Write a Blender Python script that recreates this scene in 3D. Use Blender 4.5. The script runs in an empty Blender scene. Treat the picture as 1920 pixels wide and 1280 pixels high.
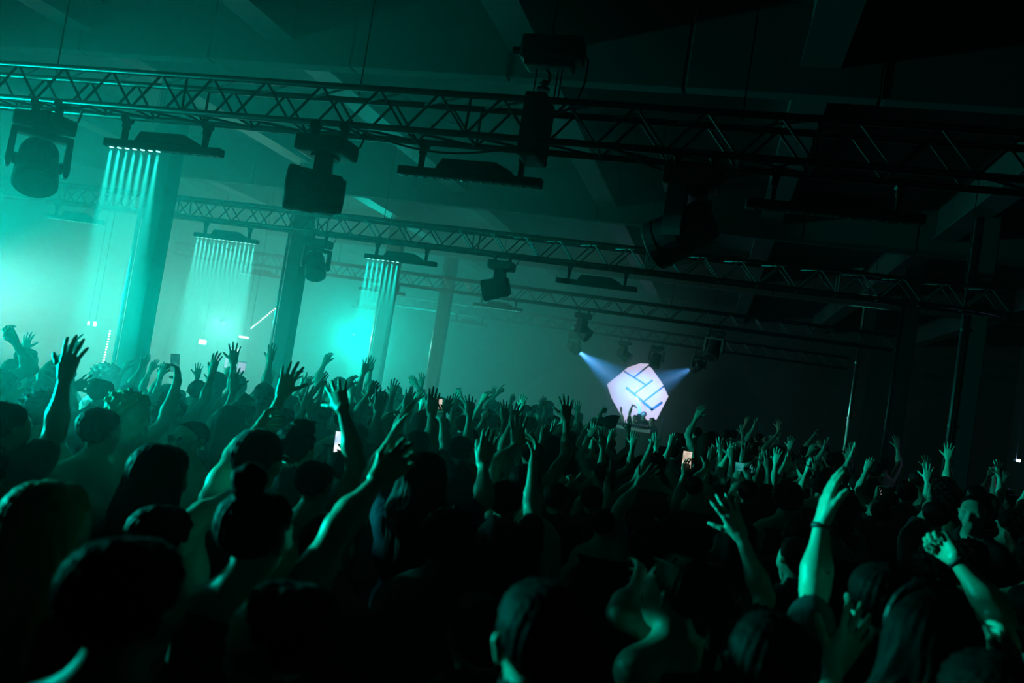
import bpy, bmesh, math, random
import numpy as np
from mathutils import Vector, Matrix

SC = bpy.context.scene
COL = SC.collection
RND = random.Random(7)

# ---------------------------------------------------------------- camera
F_PX = 1500.0
YAW, PITCH, ROLL, CAM_Z = math.radians(14.5), math.radians(2.4), math.radians(9.0), 2.2
CAM = np.array([0.0, 0.0, CAM_Z])
FWD = np.array([-math.sin(YAW) * math.cos(PITCH), math.cos(YAW) * math.cos(PITCH), math.sin(PITCH)])
_r0 = np.array([math.cos(YAW), math.sin(YAW), 0.0])
_u0 = np.cross(_r0, FWD)
RIGHT = _r0 * math.cos(ROLL) + _u0 * math.sin(ROLL)
UP = -_r0 * math.sin(ROLL) + _u0 * math.cos(ROLL)
cam_data = bpy.data.cameras.new('camera')
cam_data.sensor_width = 36.0
cam_data.lens = 36.0 * F_PX / 1920.0
cam_data.clip_start, cam_data.clip_end = 0.02, 200.0
cam_data.dof.use_dof = True
cam_data.dof.focus_distance = 8.0
cam_data.dof.aperture_fstop = 2.0
cam = bpy.data.objects.new('camera', cam_data)
COL.objects.link(cam)
cam.matrix_world = Matrix(((RIGHT[0], UP[0], -FWD[0], 0), (RIGHT[1], UP[1], -FWD[1], 0), (RIGHT[2], UP[2], -FWD[2], CAM_Z), (0, 0, 0, 1)))
SC.camera = cam


def ray(x, y):
    return FWD + RIGHT * (x - 960) / F_PX - UP * (y - 640) / F_PX


def at_d(x, y, d):
    return CAM + ray(x, y) * d


def at_y(x, y, yy):
    k = ray(x, y)
    return CAM + k * yy / k[1]


def at_z(x, y, z):
    k = ray(x, y)
    return CAM + k * (z - CAM_Z) / k[2]


def to_px(p):
    d = np.asarray(p, float) - CAM
    z = d @ FWD
    return 960 + F_PX * (d @ RIGHT) / z, 640 - F_PX * (d @ UP) / z, z


# ---------------------------------------------------------------- world, exposure, large lights
world = bpy.data.worlds.new('world')
SC.world = world
world.use_nodes = True
world.node_tree.nodes['Background'].inputs['Color'].default_value = (0, 0, 0, 1)
world.node_tree.nodes['Background'].inputs['Strength'].default_value = 0.0
vs = SC.view_settings
vs.view_transform, vs.look, vs.gamma, vs.use_curve_mapping = 'Standard', 'None', 1.0, False
vs.exposure = 0.0
SC.cycles.max_bounces = 2
SC.cycles.diffuse_bounces = 1
SC.cycles.glossy_bounces = 1
SC.cycles.adaptive_threshold = 0.06
SC.cycles.adaptive_min_samples = 24
SC.cycles.volume_bounces = 0
SC.cycles.transparent_max_bounces = 4
SC.cycles.sample_clamp_indirect = 2.0

HAZE_MIN, HAZE_MAX, HAZE_G = 0.0006, 0.095, 0.2
# the fog thickens towards the left and starts a few steps in front of the camera: product of two ramps (direction, from, to)
HAZE_RAMPS = (((-0.75, 0.55, 0.0), 1.3, 3.9), ((-0.88, 0.04, 0.0), 0.6, 5.0))
SC.cycles.volume_step_rate = 2.0
SC.cycles.volume_max_steps = 64


def spot(name, loc, target, power, color, angle, blend=1.0, size=0.05):
    d = bpy.data.lights.new(name, 'SPOT')
    d.energy, d.color = power, color
    d.spot_size, d.spot_blend, d.shadow_soft_size = math.radians(angle), blend, size
    o = bpy.data.objects.new(name, d)
    COL.objects.link(o)
    o.location = loc
    v = Vector(target) - Vector(loc)
    o.rotation_euler = v.to_track_quat('-Z', 'Y').to_euler()
    return o


def point(name, loc, power, color, size=0.2):
    d = bpy.data.lights.new(name, 'POINT')
    d.energy, d.color, d.shadow_soft_size = power, color, size
    o = bpy.data.objects.new(name, d)
    COL.objects.link(o)
    o.location = loc
    return o


TEAL = (0.0, 1.0, 0.81)
PALE = (1.0, 1.0, 0.92)
WASH = [((-13.0, 6.2, 2.4), (-9.5, 16.0, 1.8), 1500, 110, TEAL), ((-13.5, 10.4, 2.2), (-9.0, 18.0, 1.4), 2600, 90, PALE),
        ((-12.8, 5.6, 2.5), (-2.0, 8.2, 2.3), 6500, 66, TEAL), ((-13.5, 9.2, 2.5), (-4.6, 19.5, 1.9), 2300, 60, TEAL),
        ((-12.4, 7.6, 2.5), (1.6, 9.8, 1.95), 14000, 15, TEAL)]
AISLE_FILL = [((-12.6, 18.5, 2.3), 420, (0.30, 1.0, 0.86)), ((-10.8, 22.5, 2.6), 1700, TEAL)]  # added point lights that brighten the far haze
SIDE = ((-9.0, 4.2, 2.14), (1.0, 2.3, 1.9), 12000, 24)
# wash and side spots past the left edge; aisle points added to brighten haze
for (a, b, pw, ang, c) in WASH:
    spot('wash_light', a, b, pw, c, ang, 1.0, 0.15)
for (a, pw, c) in AISLE_FILL:
    point('aisle_fill', a, pw, c, 0.3)
spot('side_light', SIDE[0], SIDE[1], SIDE[2], TEAL, SIDE[3], 1.0, 0.16)

# ---------------------------------------------------------------- materials
def mat(name, color, rough=0.6, metal=0.0, spec=0.5, noise=0.0, scale=8.0, bump=0.0):
    m = bpy.data.materials.new(name)
    m.use_nodes = True
    nt = m.node_tree
    b = nt.nodes['Principled BSDF']
    b.inputs['Base Color'].default_value = (*color, 1)
    b.inputs['Roughness'].default_value = rough
    b.inputs['Metallic'].default_value = metal
    b.inputs['Specular IOR Level'].default_value = spec
    if noise or bump:
        tc = nt.nodes.new('ShaderNodeTexCoord')
        tx = nt.nodes.new('ShaderNodeTexNoise')
        tx.inputs['Scale'].default_value = scale
        tx.inputs['Detail'].default_value = 4
        nt.links.new(tc.outputs['Object'], tx.inputs['Vector'])
        if noise:
            mr = nt.nodes.new('ShaderNodeMapRange')
            mr.inputs['To Min'].default_value = 1 - noise
            mr.inputs['To Max'].default_value = 1 + noise
            nt.links.new(tx.outputs['Fac'], mr.inputs['Value'])
            mx = nt.nodes.new('ShaderNodeVectorMath')
            mx.operation = 'SCALE'
            mx.inputs[0].default_value = color
            nt.links.new(mr.outputs['Result'], mx.inputs['Scale'])
            nt.links.new(mx.outputs['Vector'], b.inputs['Base Color'])
        if bump:
            bp = nt.nodes.new('ShaderNodeBump')
            bp.inputs['Strength'].default_value = bump
            bp.inputs['Distance'].default_value = 0.01
            nt.links.new(tx.outputs['Fac'], bp.inputs['Height'])
            nt.links.new(bp.outputs['Normal'], b.inputs['Normal'])
    return m


def glow(name, color, strength):
    m = bpy.data.materials.new(name)
    m.use_nodes = True
    b = m.node_tree.nodes['Principled BSDF']
    b.inputs['Base Color'].default_value = (0.02, 0.02, 0.02, 1)
    b.inputs['Emission Color'].default_value = (*color, 1)
    b.inputs['Emission Strength'].default_value = strength
    m.cycles.emission_sampling = 'NONE'
    return m


M = {
    'concrete': mat('dark_concrete', (0.024, 0.024, 0.024), 0.85, noise=0.35, scale=1.5, bump=0.3),
    'wall': mat('black_painted_wall', (0.013, 0.013, 0.014), 0.8, noise=0.4, scale=2.0, bump=0.2),
    'floor': mat('dark_polished_floor', (0.03, 0.03, 0.032), 0.5, noise=0.4, scale=3.0),
    'pale': mat('pale_painted_steel', (0.04, 0.041, 0.042), 0.5, noise=0.15, scale=5),
    'alu': mat('truss_aluminium', (0.07, 0.072, 0.075), 0.42, metal=0.6, noise=0.15, scale=30),
    'black': mat('black_fixture_plastic', (0.018, 0.018, 0.02), 0.45, noise=0.2, scale=40),
    'black_metal': mat('black_powder_coat', (0.012, 0.012, 0.014), 0.38, metal=0.3),
    'chrome': mat('galvanised_pipe', (0.6, 0.62, 0.62), 0.28, metal=1.0, noise=0.1, scale=20),
    'lens': mat('lens_glass', (0.25, 0.3, 0.3), 0.08, metal=0.7),
    'cable': mat('black_cable', (0.01, 0.01, 0.01), 0.5),
    'led_on': glow('teal_led', (0.25, 1.0, 0.86), 5.0),
    'led_dim': glow('dim_teal_led', (0.10, 1.0, 0.84), 1.6),
    'led_white': glow('pale_led_dot', (0.75, 1.0, 0.95), 12.0),
    'led_off': mat('led_window_off', (0.05, 0.06, 0.06), 0.2),
    'lamp_white': glow('white_lamp', (1.0, 0.93, 0.97), 6.0),
    'lamp_lilac': glow('lilac_screen', (0.62, 0.62, 1.0), 1.3),
    'lamp_blue': glow('blue_white_lamp', (0.62, 0.74, 1.0), 22.0),
    'banner': glow('glowing_banner', (0.66, 0.58, 0.85), 1.3),  # whole panel glows evenly by itself
    'mark': mat('emblem_haze_blue', (0.01, 0.05, 0.09), 0.6),  # dark lines with the blue of the haze put into their colour
    'white_panel': mat('white_booth_front', (0.75, 0.72, 0.74), 0.4),
}


# ---------------------------------------------------------------- mesh helpers
def link_mesh(name, verts, faces, material, parent=None, smooth=False):
    me = bpy.data.meshes.new(name)
    me.from_pydata([tuple(v) for v in verts], [], faces)
    me.materials.append(material)
    if smooth:
        me.polygons.foreach_set('use_smooth', [True] * len(me.polygons))
    me.update()
    o = bpy.data.objects.new(name, me)
    COL.objects.link(o)
    o.parent = parent
    return o


class MB:
    """collects boxes, tubes and lathes into one mesh"""
    def __init__(self):
        self.v, self.f = [], []

    def _add(self, vs, fs):
        n = len(self.v)
        self.v += [Vector(v) for v in vs]
        self.f += [tuple(i + n for i in f) for f in fs]
        return self

    def box(self, c, s, bev=0.0, rot=None):
        """bevelled box: centre, full size"""
        x, y, z = s[0] / 2, s[1] / 2, s[2] / 2
        bm = bmesh.new()
        bmesh.ops.create_cube(bm, size=1.0)
        bmesh.ops.scale(bm, vec=(s[0], s[1], s[2]), verts=bm.verts)
        if bev:
            bmesh.ops.bevel(bm, geom=list(bm.edges), offset=min(bev, x * .9, y * .9, z * .9), segments=2, affect='EDGES', profile=0.6)
        if rot is not None:
            bmesh.ops.rotate(bm, cent=(0, 0, 0), matrix=rot, verts=bm.verts)
        bm.verts.index_update()
        self._add([v.co + Vector(c) for v in bm.verts], [tuple(v.index for v in f.verts) for f in bm.faces])
        bm.free()
        return self

    def tube(self, a, b, r, r2=None, n=8, cap=True):
        a, b = Vector(a), Vector(b)
        r2 = r if r2 is None else r2
        d = (b - a).normalized()
        u = d.orthogonal().normalized()
        w = d.cross(u)
        vs = []
        for p, rr in ((a, r), (b, r2)):
            vs += [p + (u * math.cos(2 * math.pi * i / n) + w * math.sin(2 * math.pi * i / n)) * rr for i in range(n)]
        fs = [(i, (i + 1) % n, n + (i + 1) % n, n + i) for i in range(n)]
        if cap:
            fs += [tuple(range(n - 1, -1, -1)), tuple(range(n, 2 * n))]
        return self._add(vs, fs)

    def path(self, pts, r, n=6):
        for a, b in zip(pts[:-1], pts[1:]):
            self.tube(a, b, r, n=n)
        return self

    def lathe(self, prof, n=20, axis='z'):
        vs, fs = [], []
        for (r, z) in prof:
            for i in range(n):
                t = 2 * math.pi * i / n
                p = (r * math.cos(t), r * math.sin(t), z)
                vs.append(p if axis == 'z' else (p[2], p[0], p[1]) if axis == 'x' else (p[0], p[2], p[1]))
        for k in range(len(prof) - 1):
            for i in range(n):
                j = (i + 1) % n
                fs.append((k * n + i, k * n + j, (k + 1) * n + j, (k + 1) * n + i))
        fs.append(tuple(range(n - 1, -1, -1)))
        fs.append(tuple((len(prof) - 1) * n + i for i in range(n)))
        return self._add(vs, fs)

    def prism(self, poly, y0, y1):
        """polygon in x,z extruded along y"""
        n = len(poly)
        vs = [(p[0], y0, p[1]) for p in poly] + [(p[0], y1, p[1]) for p in poly]
        fs = [tuple(range(n)), tuple(range(2 * n - 1, n - 1, -1))] + [(i, i + n, (i + 1) % n + n, (i + 1) % n) for i in range(n)]
        return self._add(vs, fs)

    def build(self, name, material, parent=None, smooth=False):
        return link_mesh(name, self.v, self.f, material, parent, smooth)


def empty(name, loc=(0, 0, 0), rz=0.0):
    o = bpy.data.objects.new(name, None)
    o.empty_display_size = 0.1
    COL.objects.link(o)
    o.location = loc
    o.rotation_euler = (0, 0, rz)
    return o


def tag(o, label=None, cat=None, group=None, kind=None):
    if label: o['label'] = label
    if cat: o['category'] = cat
    if group: o['group'] = group
    if kind: o['kind'] = kind
    return o


def dup(o, parent=None):
    c = o.copy()
    COL.objects.link(c)
    c.parent = parent
    for ch in o.children:
        dup(ch, c)
    return c


def struct(o, label=None):
    o['kind'] = 'structure'
    if label: o['label'] = label
    return o


# ---------------------------------------------------------------- the hall
X0, X1, Y0, Y1, ZC = -14.2, 9.5, -4.5, 29.5, 5.9
CXL, CXR = -7.5, 3.1                                  # the two rows of columns
struct(MB().box(((X0 + X1) / 2, (Y0 + Y1) / 2, -0.1), (X1 - X0 + .6, Y1 - Y0 + .6, 0.2)).build('floor', M['floor']), 'dark club floor under the crowd')
struct(MB().box(((X0 + X1) / 2, (Y0 + Y1) / 2, ZC + 0.1), (X1 - X0 + .6, Y1 - Y0 + .6, 0.2)).build('ceiling', M['wall']), 'dark high ceiling above the trusses')
struct(MB().box((X0 - .15, (Y0 + Y1) / 2, ZC / 2), (0.3, Y1 - Y0 + .6, ZC)).build('wall_left', M['wall']), 'dark side wall lost in teal haze')
struct(MB().box((X1 + .15, (Y0 + Y1) / 2, ZC / 2), (0.3, Y1 - Y0 + .6, ZC)).build('wall_right', M['wall']), 'black side wall on the unlit side')
struct(MB().box(((X0 + X1) / 2, Y1 + .15, ZC / 2), (X1 - X0, 0.3, ZC)).build('wall_back', M['wall']), 'dark end wall behind the stage')
struct(MB().box(((X0 + X1) / 2, Y0 - .15, ZC / 2), (X1 - X0, 0.3, ZC)).build('wall_front', M['wall']), 'dark end wall behind the camera')

# longitudinal ceiling beams with pale lower flanges, and deep cross beams made of panels
for k, bx in enumerate((-11.0, CXL, -4.9, -2.2, 0.5, CXR, 6.3)):
    o = struct(MB().box((bx, (Y0 + Y1) / 2, ZC - .28), (0.26, Y1 - Y0, 0.56), 0.01).build('trim_%d' % (k + 1), M['concrete']), 'long concrete ceiling beam running towards the stage')
    MB().box((bx, (Y0 + Y1) / 2, ZC - .575), (0.34, Y1 - Y0, 0.03)).build('flange', M['pale'], o)
for k, by in enumerate((7.4, 13.6, 20.0)):
    o = struct(empty('trim_%d' % (k + 8), (0, by, 0)), 'deep cross beam of flat dark panels under the ceiling')
    xs = np.linspace(X0, X1, 15)
    for a, b in zip(xs[:-1], xs[1:]):
        MB().box(((a + b) / 2, RND.uniform(-.015, .015), ZC - .42), (b - a - .03, 0.16, 0.84), 0.008).build('panel', M['concrete'], o)

# ---------------------------------------------------------------- columns with a bright pipe on the corner
def column(cx, cy, side, label, bright, group):
    root = empty('column', (cx, cy, 0))
    tag(root, label, 'column', group)
    MB().box((-side * .165, 0, ZC / 2), (0.27, 0.27, ZC - .02), 0.02).build('shaft', M['concrete'], root)
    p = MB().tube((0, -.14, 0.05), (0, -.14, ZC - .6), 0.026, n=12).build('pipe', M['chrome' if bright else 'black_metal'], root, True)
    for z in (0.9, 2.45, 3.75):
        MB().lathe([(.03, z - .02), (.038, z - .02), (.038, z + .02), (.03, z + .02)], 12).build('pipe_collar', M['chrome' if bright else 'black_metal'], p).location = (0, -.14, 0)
    MB().box((-side * .165, 0, 0.12), (0.34, 0.34, 0.22), 0.02).build('base', M['concrete'], root)
    if bright:
        u = MB().lathe([(.05, 0), (.06, .05), (.055, .14), (.045, .14)], 14).tube((0, 0, -.94), (0, 0, 0), .012, n=6).build('uplight', M['black_metal'], root)
        u.location = (side * .11, -.16, .95)
        spot('column_uplight', (cx + side * .11, cy - .16, 1.12), (cx + side * .01, cy - .14, 3.4), bright, (.55, 1, .9) if cx < 0 else (.08, 1, .75), 15, 1.0, 0.02)
    return root


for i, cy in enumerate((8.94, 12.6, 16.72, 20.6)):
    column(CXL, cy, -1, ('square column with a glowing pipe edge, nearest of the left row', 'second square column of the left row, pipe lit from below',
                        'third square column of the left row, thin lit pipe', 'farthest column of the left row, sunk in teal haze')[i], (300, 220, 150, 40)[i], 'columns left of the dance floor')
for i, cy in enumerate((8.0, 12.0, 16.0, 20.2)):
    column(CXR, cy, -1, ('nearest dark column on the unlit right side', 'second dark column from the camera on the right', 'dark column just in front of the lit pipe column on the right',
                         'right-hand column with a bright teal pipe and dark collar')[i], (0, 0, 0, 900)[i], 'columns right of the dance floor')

# ---------------------------------------------------------------- trusses
def truss(y, x0, x1, zb, label, fine=True, w=0.29):
    root = empty('lighting_truss', ((x0 + x1) / 2, y, zb))
    tag(root, label, 'truss', 'lighting trusses across the hall')
    L, h = (x1 - x0), w / 2
    ch = None
    for (cy, cz) in ((-h, 0), (h, 0), (-h, w), (h, w)):
        if ch is None:
            ch = MB().tube((-L / 2, 0, 0), (L / 2, 0, 0), 0.025, n=10).build('chord', M['alu'], root, True)
        else:
            ch = dup(ch, root)
        ch.location = (0, cy, cz)
    n = int(round(L / 0.49))
    st = L / n
    if fine:
        proto = {}

        def brace(a, b):
            a, b = Vector(a), Vector(b)
            key = tuple(round(q, 4) for q in (b - a))
            if key not in proto:
                proto[key] = MB().tube((0, 0, 0), b - a, 0.0105, n=6).build('brace', M['alu'], root)
                o = proto[key]
            else:
                o = dup(proto[key], root)
            o.location = a
        for i in range(n):
            xa, xm, xb = -L / 2 + i * st, -L / 2 + (i + .5) * st, -L / 2 + (i + 1) * st
            for cy in (-h, h):
                brace((xa, cy, 0), (xm, cy, w)); brace((xm, cy, w), (xb, cy, 0))
            brace((xa, -h, 0), (xb, h, 0)); brace((xa, h, w), (xb, -h, w))
            brace((xa, -h, 0), (xa, h, 0))
            if i % 5 == 0:
                for cy in (-h, h):
                    brace((xa, cy, 0), (xa, cy, w))
    else:
        m = MB()
        for i in range(n):
            xa, xm, xb = -L / 2 + i * st, -L / 2 + (i + .5) * st, -L / 2 + (i + 1) * st
            for cy in (-h, h):
                m.tube((xa, cy, 0), (xm, cy, w), .0105, n=5).tube((xm, cy, w), (xb, cy, 0), .0105, n=5)
            m.tube((xa, -h, 0), (xb, h, 0), .0105, n=5)
        o = m.build('bracing', M['alu'], root)
        o['kind'] = 'stuff'
    for x in np.linspace(-L / 2 + .5, L / 2 - .5, 5):
        MB().tube((x, 0, w), (x, 0, ZC - zb + .02), 0.006, n=6).build('hanging_wire', M['black_metal'], root)
    return root


TRUSS = [(5.55, 3.87), (10.9, 3.87), (17.255, 3.88), (22.6, 3.75)]
TL = ('nearest aluminium box truss crossing the whole upper picture', 'second box truss hanging behind the moving heads',
      'third box truss, small and faint in the haze', 'farthest box truss over the DJ booth')
for i, (ty, tz) in enumerate(TRUSS):
    truss(ty, (-9.2, -13.4, -13.4, -10.4)[i], 3.3, tz, TL[i], fine=i < 2)

# sagging cables along the front truss
for k, (xa, xb, sag) in enumerate(((-6.9, -5.2, .10), (-2.9, -1.4, .14), (-.9, .3, .16))):
    pts = [(xa + (xb - xa) * t, 5.40, 3.86 - sag * math.sin(math.pi * t)) for t in np.linspace(0, 1, 13)]
    tag(MB().path(pts, .008).build('power_cable', M['cable']), ('black cable looping under the left end of the front truss', 'black cable sagging above the middle unlit LED bar',
        'black cable sagging left of the rightmost moving head')[k], 'cable', 'cables under the front truss')


# ---------------------------------------------------------------- fixtures
def moving_head(loc, pan, tilt, label, lit=None, scale=1.0):
    """hangs from loc (clamp at truss chord); head points at pan about z, tilt from straight down"""
    root = empty('moving_head', loc)
    root.scale = (scale,) * 3
    tag(root, label, 'stage light', 'moving head lights')
    for s in (-1, 1):
        MB().box((s * .11, 0, -.045), (.04, .05, .11), .008).tube((s * .11, -.03, 0.0), (s * .11, .03, 0.0), .034, n=12).build('clamp', M['black_metal'], root)
    b = MB().box((0, 0, -.155), (.36, .27, .12), .025).build('base', M['black'], root)
    MB().box((0.05, -.137, -.155), (.12, .006, .05), .002).build('display', M['led_off'], b)
    y = MB().lathe([(.10, -.215), (.10, -.235)], 18).box((0, 0, -.255), (.40, .12, .05), .012)
    for s in (-1, 1):
        y.prism([(s * .205, -.235), (s * .165, -.235), (s * .165, -.50), (s * .18, -.54), (s * .205, -.54), (s * .215, -.50)], -.06, .06)
    yo = y.build('yoke', M['black'], root)
    yo.rotation_euler = (0, 0, pan)
    # head: barrel along -z of its own frame
    h = MB().lathe([(.06, .17), (.115, .165), (.135, .12), (.14, 0), (.15, -.03), (.15, -.15), (.155, -.16), (.155, -.215), (.145, -.225), (.13, -.225)], 24)
    h.box((0, .10, .08), (.13, .07, .12), .02).box((0, -.10, .08), (.13, .07, .12), .02).build
    ho = h.build('head', M['black'], root, False)
    Rm = Matrix.Rotation(pan, 4, 'Z') @ Matrix.Rotation(tilt, 4, 'X')
    ho.matrix_local = Matrix.Translation((0, 0, -.47)) @ Rm
    MB().lathe([(.0, -.20), (.06, -.215), (.125, -.222), (.125, -.226), (.055, -.222), (.0, -.208)], 20).build('lens', M['lens'] if not lit else M[lit], ho)
    for s in (-1, 1):
        MB().tube((s * .14, 0, 0), (s * .165, 0, 0), .045, n=14).build('tilt_bearing', M['black_metal'], ho)
    pts = [(.13, .08, -.15), (.19, .11, -.10), (.22, .10, -.02), (.20, .06, .05)]
    MB().path(pts, .007).build('cable', M['cable'], root)
    return root


def led_bar(loc, rz, label, lit=(), dim=(), n=14, L=1.15, mount=True, cells=True, down=True):
    """batten hanging at loc (centre of its underside); lit = cell numbers that shine"""
    root = empty('led_bar', loc, rz)
    tag(root, label, 'LED bar', 'LED battens')
    MB().box((0, 0, .035), (L, .085, .07), .012).build('housing', M['black'], root)
    if mount:
        MB().prism([(-.27, .07), (-.22, .15), (.20, .155), (.33, .10), (.36, .07)], -.035, .035).build('power_supply', M['black'], root)
        for s in (-1, 1):
            MB().box((s * .40, 0, .14), (.035, .05, .16), .006).tube((s * .40, -.04, .25), (s * .40, .04, .25), .036, n=12).box((s * .40, 0, .20), (.05, .06, .06), .01).build('bracket', M['black_metal'], root)
    st = L * .96 / n
    proto = {}
    for i in range(n):
        key = 'led_on' if i in lit else 'led_dim' if i in dim else 'led_off'
        if key not in proto:
            c = MB().lathe([(.017, .004), (.019, -.002), (.012, -.005)], 10).build('lens_cell', M[key], root)
            proto[key] = c
        else:
            c = dup(proto[key], root)
        c.location = (-L * .48 + (i + .5) * st, 0, 0)
    return root


def beams(loc, cells, power, color, angle, n=14, L=1.15, tilt=(0, 0)):
    st = L * .96 / n
    for i in cells:
        x = loc[0] - L * .48 + (i + .5) * st
        spot('led_beam', (x, loc[1], loc[2] - .02), (x + tilt[0], loc[1] + tilt[1], loc[2] - 3), power, color, angle, 1.0, 0.012)


BZ = 3.60
def bar_at(px, py, ty, z=BZ):
    k = at_y(px, py, ty)
    return (float(k[0]), ty, z)


B11 = bar_at(305, 280, 5.695)
led_bar(B11, 0, 'LED bar on the front truss, left half shining teal beams', lit=range(0, 7))
beams(B11, range(0, 7), 4500, (.02, 1, .82), 10)
B12 = bar_at(878, 338, 5.695)
led_bar(B12, 0, 'unlit LED bar on the front truss beside the hoist')
B13 = bar_at(1562, 395, 5.695)
led_bar(B13, 0, 'unlit LED bar at the dark right end of the front truss')
B21 = bar_at(423, 453, 11.045)
led_bar(B21, 0, 'LED bar on the second truss with every cell shining teal', lit=range(14))
beams(B21, range(14), 6000, (.08, 1, .82), 10)
B22 = bar_at(750, 493, 11.045)
led_bar(B22, 0, 'LED bar on the second truss, only its left half shining', lit=range(0, 7))
beams(B22, range(0, 7), 6000, (.0, 1, .82), 10)
B23 = bar_at(1117, 536, 11.045)
led_bar(B23, 0, 'unlit LED bar right of the second truss moving head')
B20 = bar_at(140, 419, 11.045)
led_bar(B20, 0, 'faint LED bar at the far left of the second truss', dim=range(14))
for k, (px, py) in enumerate(((488, 525), (715, 553), (932, 586))):
    led_bar(bar_at(px, py, 17.255, 3.63), 0, ('leftmost of the faint LED bars on the third truss', 'middle faint LED bar on the third truss, inside the beam', 'rightmost faint LED bar on the third truss')[k], dim=range(14))
for k, (px, py) in enumerate(((690, 588), (878, 612))):
    led_bar(bar_at(px, py, 22.455, 3.48), 0, ('faint dotted LED bar far left of the stage', 'dotted LED bar left of the stage, right of the hazy beam')[k], dim=range(14))
B42 = bar_at(1126, 678, 22.455, 3.48)

MHZ = 3.85
def mh_x(px, py, ty):
    return float(at_y(px, py, ty)[0])


moving_head((mh_x(85, 230, 5.405), 5.405, MHZ), -2.3, 0.62, 'big moving head at the left end of the front truss, facing us', scale=1.1)
moving_head((mh_x(612, 285, 5.405), 5.405, MHZ), 2.05, 1.58, 'moving head on the front truss turned to the left', scale=1.1)
moving_head((mh_x(1298, 350, 5.405), 5.405, MHZ), 1.2, 1.1, 'dark moving head on the right of the front truss', scale=1.1)
moving_head((mh_x(598, 455, 10.755), 10.755, MHZ), -2.4, 0.6, 'hazy moving head between the two lit bars of the second truss')
moving_head((mh_x(942, 490, 10.755), 10.755, MHZ), 1.7, 1.25, 'moving head on the second truss turned to the left')
moving_head((mh_x(1350, 575, 17.4), 17.255, 3.88), 2.8, 0.5, 'dark moving head on the third truss above the stage')
moving_head((mh_x(1095, 600, 17.4), 17.255, 3.88), 1.4, -1.0, 'moving head on the third truss left of the stage')
moving_head((mh_x(1230, 678, 22.6), 22.455, 3.73), 3.0, 0.35, 'black moving head hanging in front of the white banner')
moving_head((mh_x(1170, 664, 22.6), 22.455, 3.73), 1.4, -1.1, 'dark moving head left of the banner')

# chain hoist above the front truss, with its hook and truss bracket
hx = mh_x(1015, 190, 5.55)
hoist = tag(empty('chain_hoist', (hx, 5.55, 4.0)), 'black electric chain hoist with hook above the front truss', 'hoist')
MB().box((0.03, 0, .58), (.46, .20, .18), .03).box((0.02, 0, .47), (.36, .17, .06), .02).build('motor', M['black'], hoist)
MB().tube((-.20, 0, .57), (-.27, 0, .57), .03, n=10).build('end_cap', M['black_metal'], hoist)
MB().box((0, -.02, -.02), (.16, .34, .46), .02).build('bracket', M['black'], hoist)
MB().lathe([(.05, .28), (.05, .30), (.02, .32), (.02, .36)], 12).build('hook_block', M['black_metal'], hoist)
MB().path([(.0, 0, .44), (.035, 0, .40), (.035, 0, .35), (0, 0, .32), (-.03, 0, .34)], .013).build('hook', M['black_metal'], hoist)
for xx in (-.07, .09, .12):
    MB().tube((xx, 0, .2), (xx, 0, .46), .006).build('chain', M['black_metal'], hoist)
MB().path([(.24, 0, .60), (.30, 0, .52), (.30, 0, .36), (.26, 0, .22), (.17, 0, .12)], .008).build('cable', M['cable'], hoist)
MB().tube((0, 0, .67), (0, 0, ZC - 4.0), .012).build('suspension', M['black_metal'], hoist)

# ---------------------------------------------------------------- stage end
SY = 25.6
poly = [(1138, 720), (1178, 688), (1200, 681), (1216, 682), (1241, 717), (1253, 743), (1231, 786), (1173, 793), (1147, 747)]  # outline takes the stage beam's light at upper left into the panel shape
P3 = [at_y(x, y, SY) for x, y in poly]
banner = tag(empty('stage_banner', (float(np.mean([p[0] for p in P3])), SY, 0)), 'glowing white many-sided banner with dark haze-tinted line emblem behind the DJ', 'banner')
bx0 = banner.location.x
MB().prism([(p[0] - bx0, p[2]) for p in P3], 0.0, 0.06).build('panel', M['banner'], banner)
lines = [((1175.8, 727.5), (1222.5, 767.5), .075), ((1222.5, 767.5), (1240, 755), .075), ((1190.8, 736.7), (1222.5, 713.3), .05), ((1208.3, 751.7), (1243.3, 725), .05),
         ((1171.7, 696.7), (1209.2, 720), .045), ((1189.2, 706.7), (1216.7, 685), .05)]
for a, b, w in lines:
    a, b = at_y(*a, SY), at_y(*b, SY)
    d = np.array([b[0] - a[0], b[2] - a[2]]); L = float(np.hypot(*d)); d /= L
    nrm = np.array([-d[1], d[0]]) * w / 2
    q = [np.array([a[0], a[2]]) - d * w / 2 + nrm, np.array([a[0], a[2]]) - d * w / 2 - nrm, np.array([b[0], b[2]]) + d * w / 2 - nrm, np.array([b[0], b[2]]) + d * w / 2 + nrm]
    MB().prism([(k[0] - bx0, k[1]) for k in q], -.02, -.001).build('emblem_line', M['mark'], banner)
for s in (-1, 1):
    MB().tube((s * .9, .12, 0.0), (s * .9, .12, 1.6), .02).tube((s * .9, .12, 1.6), (s * .35, .05, 2.2), .02).build('support', M['black_metal'], banner)

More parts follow.
